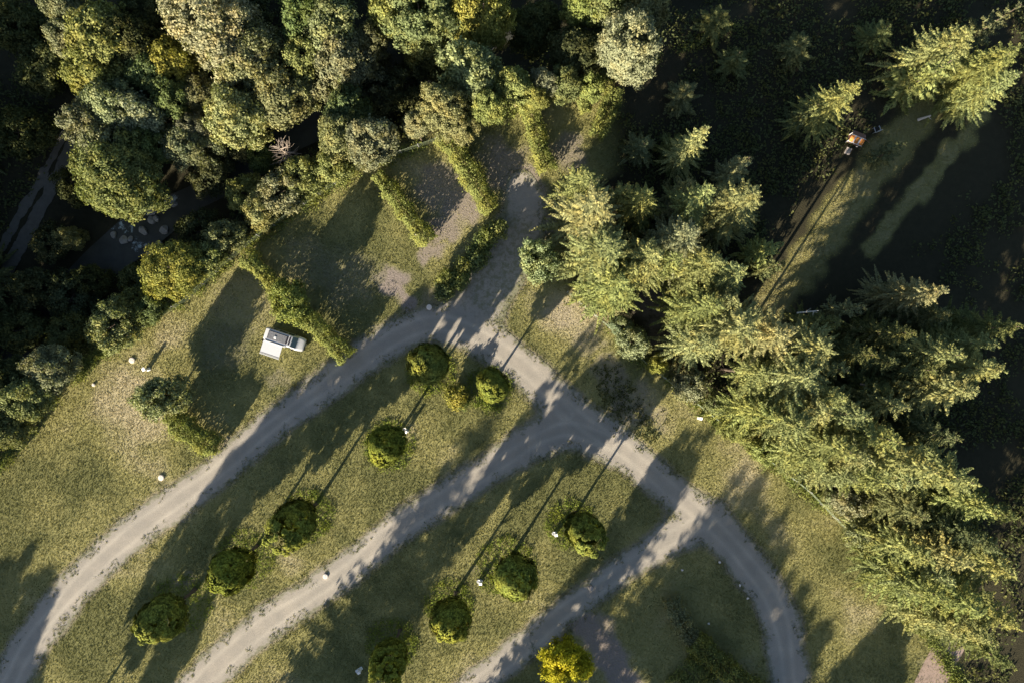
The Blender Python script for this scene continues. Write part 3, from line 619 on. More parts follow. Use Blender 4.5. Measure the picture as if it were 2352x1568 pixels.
# ---- conifers of the right-hand forest: tip position, lower-branch radius, height
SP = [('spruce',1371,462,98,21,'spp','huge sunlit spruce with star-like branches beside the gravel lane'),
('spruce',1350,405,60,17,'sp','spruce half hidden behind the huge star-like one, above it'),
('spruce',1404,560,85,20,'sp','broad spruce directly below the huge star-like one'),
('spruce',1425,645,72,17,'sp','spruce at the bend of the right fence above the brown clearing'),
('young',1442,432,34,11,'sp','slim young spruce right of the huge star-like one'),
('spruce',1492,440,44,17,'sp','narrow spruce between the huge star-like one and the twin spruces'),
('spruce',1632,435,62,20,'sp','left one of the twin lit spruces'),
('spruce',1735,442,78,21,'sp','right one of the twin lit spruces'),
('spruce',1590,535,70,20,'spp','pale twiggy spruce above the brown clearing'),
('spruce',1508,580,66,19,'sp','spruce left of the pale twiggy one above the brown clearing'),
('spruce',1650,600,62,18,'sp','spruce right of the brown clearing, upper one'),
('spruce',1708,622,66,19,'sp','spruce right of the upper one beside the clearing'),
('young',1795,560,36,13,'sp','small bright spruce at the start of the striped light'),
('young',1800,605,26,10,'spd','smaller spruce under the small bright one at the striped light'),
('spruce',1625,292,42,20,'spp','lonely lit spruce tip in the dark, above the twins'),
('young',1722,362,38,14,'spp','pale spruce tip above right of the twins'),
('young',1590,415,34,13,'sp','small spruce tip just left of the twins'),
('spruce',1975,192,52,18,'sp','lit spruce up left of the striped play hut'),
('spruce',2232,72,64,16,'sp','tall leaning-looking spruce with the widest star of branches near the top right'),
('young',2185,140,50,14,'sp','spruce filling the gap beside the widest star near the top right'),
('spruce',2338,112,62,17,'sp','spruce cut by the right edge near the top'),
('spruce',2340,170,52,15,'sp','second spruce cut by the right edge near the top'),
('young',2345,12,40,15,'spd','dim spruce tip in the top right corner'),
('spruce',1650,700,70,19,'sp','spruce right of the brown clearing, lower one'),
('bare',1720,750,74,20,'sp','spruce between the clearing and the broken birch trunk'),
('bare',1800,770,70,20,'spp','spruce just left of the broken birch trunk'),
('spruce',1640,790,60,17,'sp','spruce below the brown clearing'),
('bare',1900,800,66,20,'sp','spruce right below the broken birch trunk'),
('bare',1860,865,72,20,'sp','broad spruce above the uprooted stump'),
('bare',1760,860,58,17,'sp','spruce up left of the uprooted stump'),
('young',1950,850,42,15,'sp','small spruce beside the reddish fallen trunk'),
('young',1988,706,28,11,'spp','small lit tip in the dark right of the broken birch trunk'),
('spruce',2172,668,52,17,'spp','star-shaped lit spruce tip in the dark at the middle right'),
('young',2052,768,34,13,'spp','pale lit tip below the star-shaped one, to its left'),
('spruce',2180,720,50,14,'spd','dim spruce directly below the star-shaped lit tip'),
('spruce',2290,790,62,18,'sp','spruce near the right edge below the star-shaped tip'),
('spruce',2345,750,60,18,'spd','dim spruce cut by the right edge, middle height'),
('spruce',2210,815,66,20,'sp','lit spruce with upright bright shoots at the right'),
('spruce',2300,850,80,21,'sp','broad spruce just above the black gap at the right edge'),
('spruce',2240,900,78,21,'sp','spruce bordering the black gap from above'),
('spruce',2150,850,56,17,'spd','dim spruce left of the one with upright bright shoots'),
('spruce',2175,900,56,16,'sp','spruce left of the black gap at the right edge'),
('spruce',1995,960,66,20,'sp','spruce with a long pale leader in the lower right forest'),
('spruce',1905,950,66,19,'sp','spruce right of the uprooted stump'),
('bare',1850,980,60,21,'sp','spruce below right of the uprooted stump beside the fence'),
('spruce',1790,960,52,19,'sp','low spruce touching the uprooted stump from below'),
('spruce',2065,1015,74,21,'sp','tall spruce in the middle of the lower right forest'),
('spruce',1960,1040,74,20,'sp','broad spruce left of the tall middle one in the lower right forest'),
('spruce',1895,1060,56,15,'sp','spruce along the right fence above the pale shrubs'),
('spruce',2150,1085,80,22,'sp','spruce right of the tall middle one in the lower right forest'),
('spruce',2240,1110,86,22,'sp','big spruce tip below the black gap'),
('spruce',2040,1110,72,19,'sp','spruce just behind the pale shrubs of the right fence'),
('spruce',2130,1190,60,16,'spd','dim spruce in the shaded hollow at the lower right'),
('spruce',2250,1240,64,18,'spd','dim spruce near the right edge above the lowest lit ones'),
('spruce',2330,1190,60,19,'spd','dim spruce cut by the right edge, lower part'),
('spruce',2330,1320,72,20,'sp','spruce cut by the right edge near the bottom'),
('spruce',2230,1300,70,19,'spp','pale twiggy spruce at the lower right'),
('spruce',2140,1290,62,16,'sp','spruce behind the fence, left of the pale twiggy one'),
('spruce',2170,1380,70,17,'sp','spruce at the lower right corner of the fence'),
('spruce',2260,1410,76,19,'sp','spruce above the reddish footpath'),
('spruce',2335,1440,72,19,'sp','spruce cut by the right edge above the bottom corner'),
('spruce',2200,1460,60,14,'sp','low spruce hanging over the top of the reddish footpath'),
('spruce',2330,1535,50,16,'spd','dim spruce in the bottom right corner'),
('young',2080,330,26,9,'spd','dim young spruce right of the striped play hut'),
('young',1880,240,34,10,'spd','dim young spruce left of the striped play hut'),
('young',1560,330,38,6,'spd','dim spruce in the dark left of the lonely lit tip'),
('young',1480,330,38,6,'spd','dim spruce in the dark right of the right-hand pitch'),
('young',1580,200,38,6,'spd','dim spruce in the dark right of the teardrop shaped crown'),
('young',1700,120,38,6,'spd','dim spruce in the dark at the top, left of the striped glade'),
('young',1850,90,38,6,'spd','dim spruce in the dark at the top above the striped glade'),
('young',2040,60,38,6,'spd','dim spruce in the dark at the top, right part'),
('young',1660,30,38,6,'spd','dim spruce in the dark touching the top edge'),
('spruce',2060,830,56,14,'spd','dim spruce in the hollow right of the reddish fallen trunk'),
('spruce',2040,900,56,14,'spd','dim spruce in the hollow above the long pale leader'),
('spruce',2120,980,56,13,'spd','dim spruce left of the black gap, lower side'),
('spruce',1930,740,44,15,'spd','dim young spruce above the broken birch trunk'),
('young',1480,500,36,9,'spd','dim young spruce in the hollow below the narrow one'),
('young',1550,480,36,9,'umber','brown dying young spruce below the twins'),
('young',1665,500,36,9,'umber','brown dying young spruce right below the left twin'),
('spruce',2010,815,52,16,'spd','shaded spruce between the small lit tip and the reddish fallen trunk'),
('spruce',2100,765,48,17,'spd','shaded spruce just left of the star-shaped lit tip'),
('spruce',2085,935,56,18,'sp','half lit spruce above the tall middle one in the lower right forest'),
('spruce',2005,1062,58,20,'sp','spruce squeezed between the broad one and the tall middle one, lower right'),
('spruce',2108,1112,58,19,'sp','spruce below the tall middle one in the lower right forest'),
('spruce',2205,1010,56,19,'spd','shaded spruce at the left end of the black gap'),
('spruce',1965,1105,52,17,'sp','spruce just above the large silvery tree'),
('spruce',2290,1180,60,20,'sp','lit spruce tip below the big one under the black gap'),
('spruce',2290,1265,60,19,'spd','spruce between the pale twiggy one and the right edge'),
('spruce',2190,1340,58,17,'sp','spruce directly below the pale twiggy one at the lower right'),
('spruce',2115,1365,48,14,'sp','spruce standing over the sandy end of the right fence'),
('spruce',2285,1478,62,18,'sp','spruce right of the reddish footpath, lit on its left'),
('spruce',1462,618,50,17,'sp','spruce wedged between the two broad ones at the bend of the right fence'),
('spruce',1690,690,54,18,'sp','spruce between the two right of the brown clearing'),
('spruce',1562,590,46,17,'sp','spruce above the brown clearing, below the pale twiggy one'),
('spruce',1835,925,54,18,'sp','spruce right behind the uprooted stump'),
('spruce',1940,915,54,19,'sp','spruce left of the long pale leader')]
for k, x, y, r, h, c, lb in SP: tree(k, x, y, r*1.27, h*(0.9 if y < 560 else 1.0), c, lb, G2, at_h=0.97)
FR = [('broad',1408,705,30,5,'tan','tan twiggy tree on the fence left of the brown clearing'),
('broad',1458,785,46,7,'sage','blue green tree bulging over the right fence onto the lawn'),
('broad',1512,835,30,5,'yell','yellow green tree next to the blue green one on the right fence'),
('broad',1425,745,26,5,'sage','small pale tree above the blue green one on the right fence'),
('broad',1570,835,34,6,'umber','dark brownish tree behind the yellow green one on the right fence'),
('broad',1592,885,46,7,'grey','greyish tree at the corner where the wire fence reappears'),
('broad',1655,930,34,5,'sage','pale tree beside the uprooted stump'),
('broad',1700,985,40,6,'lime','lime tree on the right fence, just past the corner'),
('broad',1760,1035,38,6,'lime','second lime tree on the right fence, past the corner'),
('broad',1815,1070,32,5,'sage','small pale tree following the lime ones on the right fence'),
('broad',1955,1150,48,8,'grey','large silvery tree against the lower right spruces'),
('broad',1985,1215,42,6,'grey','silvery tree on the fence above the lower white pillar'),
('broad',1915,1150,26,4,'pale','low pale tree touching the fence left of the large silvery one'),
('broad',2060,1255,44,6,'grey','silvery tree right of the lower white pillar'),
('broad',2075,1330,40,5,'pale','low pale tree at the sandy end of the right fence'),
('broad',2120,1420,36,5,'olive','olive tree at the bottom end of the right fence')]
for k, x, y, r, h, c, lb in FR: tree('bush', x, y, r, h, c, lb, "shrubby trees along the right fence")
# ---- trees outside the frame whose long shadows fall into it
def uv(u, v): return (.839*u+.545*v, .545*u-.839*v)     # plan point from across-light / along-light coordinates
OFF = [('broad',(148,1724),3.3,20,'whose shadow runs past the darkest round tree'),('broad',(223,1770),2.7,10,'whose short shadow ends below a round tree'),
('solid',(600,1772),7.0,20.8,'whose tapering shadow crosses the middle road'),('solid',(640,1830),5.5,19,'beside the one whose shadow crosses the middle road'),
('solid',(1130,1760),5.4,18.7,'whose shadow crosses the lower road by the yellow tree'),('solid',(1010,1830),5.0,15,'whose shadow covers the lower road at the bottom edge'),
('broad',tip_from_shadow(2085,1390,14),5,14,'whose shadow falls on the lawn by the bottom right'),('broad',tip_from_shadow(60,1270,14),4,14,'shading the lower left lawn, upper one'),('broad',tip_from_shadow(112,1340,13),4.8,13,'shading the lower left lawn, middle one'),('broad',tip_from_shadow(95,1470,12),5,12,'shading the first bend of the upper road'),
('broad',(-62,1135),2.7,14,'whose shadow lies along the wood at the left edge'),('broad',(-150,1290),2.7,16,'shading the strip of lawn beside the wood'),
('broad',tip_from_shadow(60,1560,9),3.5,9,'shading the bottom left corner of the road')]
ords = ['first','second','third','fourth','fifth','sixth','seventh','eighth','ninth']
for i_, u_ in enumerate(range(2020, 2385, 44)):
    hh_ = 18.5+(i_*7 % 4); OFF.append(('solid' if u_ < 2060 else 'bole', tip_from_shadow(*uv(u_, 70-0.70*(u_-2020)+(i_*37 % 60)-30), hh_), 6.4, hh_+0.3, 'shading the curved road, '+ords[i_]+' of nine'))
for k, (bx, by), rad, h, lb in OFF: tree_base(k, bx, by, rad, h, 'spd' if k in ('solid', 'bole') else 'green', ("tall spruce " if k in ('solid', 'bole') else "broad tree ")+"outside the picture "+lb, G4)
n = 0
for bx, by, h in [(-70,640,20),(-95,760,22),(-150,560,22),(-80,880,20),(-180,700,22),(-200,880,22),(-110,450,20),(-260,800,22),(-90,1010,14),(-170,1060,16),(-60,330,18),(-260,980,20),(-300,640,22),(-120,240,18)]:
    tree_base('solid', bx, by, 5.0, h, 'spd', "tall dark spruce of the wood beyond the left edge", "dark spruces beyond the left edge")
# ------------------------------------------------------------------ hedges
def hedge(pts, width, h, col, label, seed, dens=150, z0=0.0, leaf=0.12):
    r = np.random.default_rng(seed); q = np.array(smooth_path(pts, 6)); L = np.hypot(*np.diff(q, axis=0).T); cum = np.concatenate([[0], np.cumsum(L)]); tot = cum[-1]*S
    n = int(tot*dens*(width+h)); s = r.random(n)*cum[-1]; px = np.interp(s, cum, q[:, 0]); py = np.interp(s, cum, q[:, 1])
    i = np.clip(np.searchsorted(cum, s)-1, 0, len(q)-2); d = (q[i+1]-q[i]); d = d/np.hypot(d[:, 0], d[:, 1])[:, None]
    B = np.array([gxy(1176+0, 784+0)]); X = (px-1176)*S; Yv = -(py-784)*S; nx, ny = d[:, 1], d[:, 0]
    nx, ny = -(-d[:, 1]), d[:, 0]   # plan normal in world axes
    a = r.uniform(0, math.pi, n); rr = r.random(n)**0.22*(1+0.18*np.abs(r.normal(size=n))*(r.random(n) > 0.8)); lw = 0.55+0.8*vnoise(s*S, s*0, 1.1, seed)+0.45*vnoise(s*S, np.sign(np.cos(a))*3+7, 0.45, seed); lh = 0.68+0.5*vnoise(s*S, s*0+3, 1.0, seed)
    u = np.sign(np.cos(a))*np.abs(np.cos(a))**0.6*width/2*rr*lw; z = np.sin(a)**0.5*h*rr*lh
    P = np.stack([X+nx*u, Yv+ny*u, z+z0], 1); N = norm(np.stack([nx*u/width*2, ny*u/width*2, z/h], 1)+r.normal(size=(n, 3))*0.6)
    c0 = P[:, :2].mean(0); P[:, :2] -= c0; sz = leaf*r.uniform(0.6, 1.4, n)
    m = leaf_mesh("hedge", P, N, sz*0.6, sz, r, np.clip(r.random(n)*0.7+0.3*lh-0.1, 0, 1)); o = bpy.data.objects.new("hedge", m); o.location = (c0[0], c0[1], 0)
    o.color = (*COL[col], 1); link(o); tag(o, label, "hedge", "hedges between the camping pitches"); return o
hedge([(575,590),(620,635),(660,680),(690,705),(740,755),(808,822)], 2.0, 3.3, 'hedge', "long hedge running behind the white camper van", 1)
hedge([(873,408),(915,462),(950,512),(992,560)], 2.1, 2.8, 'hedge', "straight hedge between the widest pitch and the worn gravel pitch", 2)
hedge([(1022,315),(1060,370),(1090,420),(1118,470),(1132,488)], 2.3, 2.8, 'hedge', "thick hedge between the worn gravel pitch and the dark pitch", 3)
hedge([(1208,240),(1228,300),(1240,350),(1258,400)], 2.1, 2.6, 'hedge', "narrow hedge between the two dark pitches at the top", 4)
hedge([(1408,215),(1398,250),(1384,285),(1366,325)], 2.0, 2.9, 'hedge', "short yellowish hedge closing the right side of the last dark pitch", 5)
hedge([(1335,235),(1345,265)], 1.2, 1.8, 'lime', "tiny hedge piece inside the right-hand dark pitch", 6)
hedge([(405,945),(440,980),(475,1005),(515,1020)], 2.3, 3.2, 'hedge', "low ragged hedge at the lower corner of the shaded left pitch", 7, dens=230)
hedge([(1535,1365),(1560,1420),(1590,1465)], 2.2, 2.3, 'grey', "pale hedge end inside the loop of the lower right road", 8)
hedge([(1585,1460),(1640,1505),(1700,1560),(1760,1620)], 3.0, 2.4, 'hedge', "green hedge continuing from the pale one to the bottom edge", 9)
hedge([(1560,1520),(1600,1560),(1620,1620)], 4.2, 0.9, 'hedge', "wide low hedge spreading at the bottom edge beside the green one", 10)
# ------------------------------------------------------------------ weeds and undergrowth
def scatter_leaves(name, label, cat, n, sampler, size, hgt, col, seed):
    r = np.random.default_rng(seed); X, Y = sampler(r, n); m = len(X); k = 9
    P = np.repeat(np.stack([X, Y, th(X, Y)], 1), k, 0)+r.normal(size=(m*k, 3))*np.array([hgt*0.8, hgt*0.8, 0]); P[:, 2] += r.random(m*k)*hgt
    N = norm(r.normal(size=P.shape)+[0, 0, 0.8]); s = size*r.uniform(0.5, 1.4, len(P))
    me = leaf_mesh(name, P, N, s*0.6, s, r, np.clip(np.repeat(r.random(m), k)*0.5+r.random(len(P))*0.5, 0, 1)); o = bpy.data.objects.new(name, me); o.color = (*col, 1); link(o)
    return tag(o, label, cat, kind='stuff')
def s_under(r, n):
    X = r.uniform(-76, 76, n); Y = r.uniform(-50, 50, n); A, rs = fields(X, Y); d = side(X, Y, LBP); z = th(X, Y)
    trk = np.minimum(seg_dist(X, Y, TRK[0], TRK[1]), seg_dist(X, Y, TRK2[0], TRK2[1]))
    k = (A["floor"] > 0.6) & (z > -3.6) & (fbm(X, Y, 5, 3) > 0.43) & (trk > 0.2) & (seg_dist(X, Y, PTH[0], PTH[1]) > 0.3) & ((X-gxy(1510,0)[0])**2+(Y-gxy(0,700)[1])**2 > 36) & (seg_dist(X, Y, np.array([gxy(1850,640), gxy(2170,330)])) > 6.5+4*vnoise(X, Y, 3, 2)); return X[k], Y[k]
scatter_leaves("undergrowth", "dark leafy undergrowth covering the forest floor", "undergrowth", 26000, s_under, 0.20, 0.6, (0.085, 0.10, 0.048), 11)
def s_edge(r, n):
    X = r.uniform(-72, 45, n); Y = r.uniform(-48, 25, n); rs = road_sd(X, Y)
    k = (rs > -1.3) & (rs < 0.8) & (fbm(X, Y, 1.3, 6)-0.10*np.abs(rs) > 0.47); return X[k], Y[k]
scatter_leaves("verge_weeds", "ragged green weeds along the gravel road edges", "weeds", 110000, s_edge, 0.045, 0.09, (0.15, 0.16, 0.07), 12)
def s_scrub(r, n):
    X = []; Y = []
    for x, y, rr in [(1385,880,30),(1400,910,30),(1430,940,30),(1460,975,34),(1480,1000,22),(1390,850,22),(1430,900,20),(1450,930,24),(1475,960,20)]:
        c = gxy(x, y); m = 26; X.append(c[0]+r.normal(size=m)*rr*S*0.7); Y.append(c[1]+r.normal(size=m)*rr*S*0.7)
    return np.concatenate(X), np.concatenate(Y)
scatter_leaves("scrub", "dark scrubby weed tufts on the bare patch by the road junction", "scrub", 1, s_scrub, 0.13, 0.22, (0.09, 0.10, 0.05), 13)
def s_fence(r, n):
    t = r.random(n)*(len(LBP)-5)+2; i = t.astype(int); f = t-i; X = LBP[i, 0]*(1-f)+LBP[i+1, 0]*f; Y = LBP[i, 1]*(1-f)+LBP[i+1, 1]*f
    t2 = r.random(n)*(len(RBP)-2)+1; i = t2.astype(int); f = t2-i; X2 = RBP[i, 0]*(1-f)+RBP[i+1, 0]*f; Y2 = RBP[i, 1]*(1-f)+RBP[i+1, 1]*f
    X = np.concatenate([X, X2])+r.normal(size=2*n)*0.45; Y = np.concatenate([Y, Y2])+r.normal(size=2*n)*0.45; k = fbm(X, Y, 3, 2) > 0.42; return X[k], Y[k]
scatter_leaves("tall_grass", "pale tall grass growing along the wire fences", "grass", 2600, s_fence, 0.12, 0.45, (0.15, 0.18, 0.06), 14)
def s_skirt(r, n):
    X = []; Y = []
    for x, y, rr, h, _ in ROW+[(1133,880,48,9,''),(992,838,50,9,'')]:
        c = gxy(x, y, 7.5)-np.array([0.9, 1.2]); m = 330; a = r.uniform(0, 6.28, m); q = r.random(m)**0.5*rr*S*1.12
        X.append(c[0]+np.cos(a)*q); Y.append(c[1]+np.sin(a)*q)
    return np.concatenate(X), np.concatenate(Y)
scatter_leaves("unmown_grass", "bright green unmown grass round the feet of the round trees", "grass", 1, s_skirt, 0.10, 0.30, (0.15, 0.19, 0.045), 15)
# ------------------------------------------------------------------ fences
def fence(pts, label, h=1.6, step=2.5):
    P = np.array([gxy(*p) for p in pts]); L = np.hypot(*np.diff(P, axis=0).T); cum = np.concatenate([[0], np.cumsum(L)])
    at = lambda s: (float(np.interp(s, cum, P[:, 0])), float(np.interp(s, cum, P[:, 1])))
    c = at(cum[-1]/2); f = thing("wire_fence", label, "fence", (c[0], c[1], 0)); z = lambda x, y: zt(x, y)
    wire = MB(); n = int(cum[-1]/0.5)
    for zz in (0.1, 0.45, 0.8, 1.15, h-0.04):
        wire.tube([(at(i*cum[-1]/n)[0]-c[0], at(i*cum[-1]/n)[1]-c[1], zz) for i in range(n+1)], 0.022 if zz > 1.5 else 0.010, 4)
    s = 0
    while s < cum[-1]:
        a = at(s); wire.tube([(a[0]-c[0], a[1]-c[1], 0.05), (a[0]-c[0], a[1]-c[1], h-0.05)], 0.006, 3, cap=False); s += 0.25
    wire.build("wire_mesh", M_wire, f)
    s = 0
    while s <= cum[-1]:
        a = at(s); b = MB(); b.tube([(0, 0, -0.3), (0, 0, h+0.08)], 0.045, 8); b.box((0, 0, h+0.09), (0.11, 0.11, 0.03)); o = b.build("post", M_rail, f, smooth=False); o.location = (a[0]-c[0], a[1]-c[1], 0); s += step
    return f
fence([(300,772),(430,692),(560,572),(700,472),(830,387),(1008,324)], "green wire mesh fence along the upper left side of the camping field")
fence([(1302,672),(1400,754),(1480,832),(1618,942),(1720,1022),(1850,1122),(1988,1262),(2066,1358)], "wire mesh fence between the lawn and the spruces on the right")
# ------------------------------------------------------------------ round manhole covers
def disc(px, py, r, label, m_=M_conc):
    x, y = gxy(px, py); t = thing("manhole_cover", label, "manhole cover", (x, y, 0), (px*0.7) % 6)
    MB().lathe([(r, -0.1), (r, 0.13), (r*0.97, 0.16), (r*0.84, 0.16), (r*0.84, 0.12)], n=28).build("rim", m_, t)
    l = MB().lathe([(r*0.83, 0.11), (r*0.83, 0.165), (r*0.8, 0.18), (0.0, 0.185)], n=28); l.box((r*0.3, 0, 0.19), (0.14, 0.05, 0.02)); l.box((-r*0.3, 0, 0.19), (0.14, 0.05, 0.02)); l.build("lid", m_, t); return t
disc(304, 827, 0.40, "pale round manhole cover left of the white pillar on the big left lawn")
disc(371, 1096, 0.40, "white round manhole cover near the outer edge of the upper road")
disc(748, 1322, 0.36, "white round manhole cover on the upper verge of the middle road")
disc(986, 706, 0.38, "round manhole cover in the gravel where the lane meets the upper road")
b = MB().lathe([(0.42, -0.1), (0.38, 0.25), (0.33, 0.40), (0.0, 0.42)], n=11); tag(b.build("boulder", M_rock), "grey squat boulder on the upper verge of the lower road", "boulder"); bo = bpy.data.objects["boulder"]; bo.location = (*gxy(1357, 1348), 0)
bo.data.materials.clear(); bo.data.materials.append(M_concd)
disc(216, 883, 0.22, "small pale manhole cover on the left lawn near the wood")
# ------------------------------------------------------------------ hookup pillars
def pillar(px, py, rz, label, basin=True, h=1.25):
    x, y = gxy(px, py, h*0.6); t = thing("hookup_pillar", label, "utility pillar", (x, y, 0), R(rz), "white hookup pillars on the camping field", (.8, .8, 1))
    b = MB(); b.box((0, 0, h/2-0.02), (0.42, 0.34, h)); b.box((0, 0, 0.03), (0.62, 0.52, 0.10)); b.build("column", M_white, t, bevel=0.02)
    k = MB(); k.add([(-.27, -.24, h), (.27, -.24, h), (.27, .24, h), (-.27, .24, h), (-.25, -.22, h+0.03), (.25, -.22, h+0.03), (.25, .22, h+0.15), (-.25, .22, h+0.15)], [(3, 2, 1, 0), (4, 5, 6, 7), (0, 1, 5, 4), (1, 2, 6, 5), (2, 3, 7, 6), (3, 0, 4, 7)]); k.build("cap", M_white, t, bevel=0.01)
    s = MB(); s.box((0, -0.178, h*0.68), (0.30, 0.02, 0.42)); p = s.build("socket_panel", M_black, t)
    for i in range(3): q = MB().lathe([(0.0, 0.035), (0.042, 0.035), (0.045, 0.0)], n=12).build("socket", M_blue, p); q.rotation_euler = (R(90), 0, 0); q.location = (-0.09+0.09*i, -0.188, h*0.72)
    if basin:
        d = MB().lathe([(0.10, 0), (0.10, 0.55), (0.26, 0.68), (0.29, 0.80), (0.25, 0.80), (0.20, 0.70), (0.0, 0.68)], n=18).build("basin", M_white, t, smooth=True); d.location = (-0.36, 0.22, 0)
        g = MB(); g.tube([(-0.2, 0.12, 0.9), (-0.3, 0.17, 0.98), (-0.36, 0.22, 0.9)], 0.025, 8); g.build("tap", M_rail, t)
    return t
pillar(335, 848, 20, "white hookup pillar on the left lawn, above the sage green tree")
pillar(933, 990, -20, "white hookup pillar at the upper right of a round tree by the upper road")
pillar(1277, 1226, 10, "white hookup pillar left of the round tree nearest the junction")
pillar(1104, 1337, 0, "white hookup pillar left of the largest round tree")
pillar(826, 1540, 30, "white hookup pillar left of the bottommost round tree")
pillar(1608, 960, -10, "white hookup pillar on the right lawn near the fence corner", False, 0.9)
pillar(1987, 1287, -25, "white hookup pillar beside the lower end of the right fence", True, 1.2)
pillar(952, 537, 40, "white hookup pillar half inside the straight hedge", False, 0.95)
# small white marker posts by the left fence
for x, y, lb in [(293,772,"short white marker post at the fence corner by the pale crown"),(395,682,"short white marker post on the fence above the bright yellow green crown"),(612,526,"short white marker post on the fence at the top of the widest pitch")]:
    c = gxy(x, y, 0.8); o = MB().box((0, 0, 0.45), (0.16, 0.16, 0.9)).box((0, 0, 0.92), (0.22, 0.22, 0.06), taper=0.6).build("marker_post", M_white, bevel=0.01); o.location = (c[0], c[1], zt(*c)); tag(o, lb, "marker post")
# ------------------------------------------------------------------ rocks
def rock(px, py, r, z, label, seed, group=None, m_=M_rock, flat=0.6, cat="rock"):
    rd = np.random.default_rng(seed); b = bpy.data.meshes.new("rock"); import bmesh
    bmh = bmesh.new(); bmesh.ops.create_icosphere(bmh, subdivisions=3, radius=1.0)
    pl_ = [(norm(rd.normal(size=(1, 3)))[0], rd.uniform(0.55, 0.9)) for _ in range(11)]
    for v in bmh.verts:
        p = np.array(v.co)
        for n_, d_ in pl_:
            e = p@n_-d_
            if e > 0: p = p-n_*e
        v.co = Vector(p)
    bmh.to_mesh(b); bmh.free(); b.materials.append(m_); o = bpy.data.objects.new("rock", b)
    x, y = gxy(px, py, z); o.location = (x, y, z); o.scale = (r*S, r*S*rd.uniform(0.7, 1.0), r*S*flat); o.rotation_euler = (0, 0, rd.uniform(0, 6)); link(o); return tag(o, label, cat, group)
for i, (x, y, r, lb) in enumerate([(346,480,17,"pale rounded rock, largest in the stream"),(320,473,11,"flat pale rock left of the largest one in the stream"),(349,504,12,"rock just below the largest one in the stream"),(360,503,9,"narrow rock beside the one below the largest"),
 (378,530,14,"grey rock at the right bank of the pool"),(366,560,9,"low rock under the grey rock at the right bank"),(285,552,12,"dark rock in the white water at the left"),(300,548,8,"small rock right of the dark one in the white water"),(345,585,10,"rock at the foot of the bright cascade"),(262,540,9,"rock at the left shore of the white water"),
 (330,530,13,"flat dark rock in the middle of the pool"),(400,470,9,"small rock below the upper white water")]): rock(x, y, r, -3.65, lb, i, "rocks in the stream")
for i, (x, y) in enumerate([(1567,1308),(1653,1290),(1700,1343),(1717,1373),(1628,1431)]): rock(x, y, 3.6, 0.05, "small white stone in the shaded grass inside the curved road", 40+i, "white stones inside the curved road", M_conc, 0.7, "stone")
# ------------------------------------------------------------------ dead wood
def dead_tree(px, py, h, label):
    x, y = gxy(px, py, h*0.7); z = zt(x, y); x, y = gxy(px, py, z+h*0.7); t = thing("dead_tree", label, "dead tree", (x, y, z)); rd = random.Random(3)
    b = MB(); b.tube([(0, 0, -0.3), (0.1, 0, h*0.5), (0, 0.15, h)], [0.22, 0.15, 0.03], 8); b.build("trunk", M_dead, t); b = MB()
    for k in range(34):
        a = rd.uniform(0, 6.28); zz = h*rd.uniform(0.35, 0.97); L = (1.15-zz/h*0.75)*3.4*rd.uniform(0.5, 1.0); c, s_ = math.cos(a), math.sin(a); m = (c*L*.5, s_*L*.5, zz+0.2); e = (c*L+rd.uniform(-.3, .3), s_*L+rd.uniform(-.3, .3), zz+0.35*L)
        b.tube([(0, 0, zz), m, e], [0.055, 0.04, 0.015], 5)
        for _ in range(3): a2 = a+rd.uniform(-.9, .9); l2 = L*rd.uniform(.2, .4); b.tube([m, (m[0]+math.cos(a2)*l2, m[1]+math.sin(a2)*l2, m[2]+l2*.4)], [0.025, 0.01], 4)
    b.build("branches", M_dead, t)
dead_tree(650, 348, 8.5, "bare dead tree with spidery branches between the wood and the fence")
def log(name, p0, p1, z0, z1, r, m_, label, stubs=3, cat="trunk"):
    a = gxy(*p0, z0); b_ = gxy(*p1, z1); d = Vector((b_[0]-a[0], b_[1]-a[1], z1-z0)); b = MB(); rd = random.Random(int(p0[0])); b.tube([(0, 0, 0), tuple(d*0.5+Vector((0, 0, 0.05))), tuple(d)], [r, r*0.85, r*0.55], 9)
    for k in range(stubs): q = d*rd.uniform(.2, .9); b.tube([tuple(q), (q[0]+rd.uniform(-.7, .7), q[1]+rd.uniform(-.7, .7), q[2]+rd.uniform(.1, .5))], [r*.35, r*.12], 5)
    o = b.build(name, m_); o.location = (a[0], a[1], z0); return tag(o, label, cat)
log("broken_trunk", (1830,719), (1880,714), 12.0, 13.2, 0.10, M_paleb, "snapped white birch trunk shining among dark spruces")
log("fallen_trunk", (1975,881), (2015,889), 9, 9.6, 0.12, M_dead, "thin reddish fallen trunk caught in the spruces right of the uprooted stump")
log("tree_stump", (2108,276), (2138,266), 0.4, 1.6, 0.20, M_paleb, "short pale broken stump beside the striped light", 1, "stump")
log("birch_log", (1552,648), (1592,643), 4.0, 4.6, 0.06, M_paleb, "thin white log at the top of the brown clearing", 2, "log")
c = gxy(1742, 908, 2.0); t = thing("uprooted_stump", "uprooted stump with bare grey roots at the edge of the spruces", "stump", (c[0], c[1], 0)); b = MB(); rd = random.Random(9)
b.tube([(0, 0, 0), (0.3, 0.1, 1.2), (0.9, 0.2, 1.9)], [0.45, 0.35, 0.28], 10); b.build("trunk", M_wood, t)
for k in range(14):
    a = rd.uniform(0, 6.28); L = rd.uniform(0.9, 2.0); MB().tube([(0.2, 0, 0.8), (0.2+math.cos(a)*L*.5, math.sin(a)*L*.5, 1.3+rd.uniform(0, .5)), (0.2+math.cos(a)*L, math.sin(a)*L, 1.2+rd.uniform(0, 1.3))], [0.09, 0.06, 0.02], 6).build("root", M_dead, t)
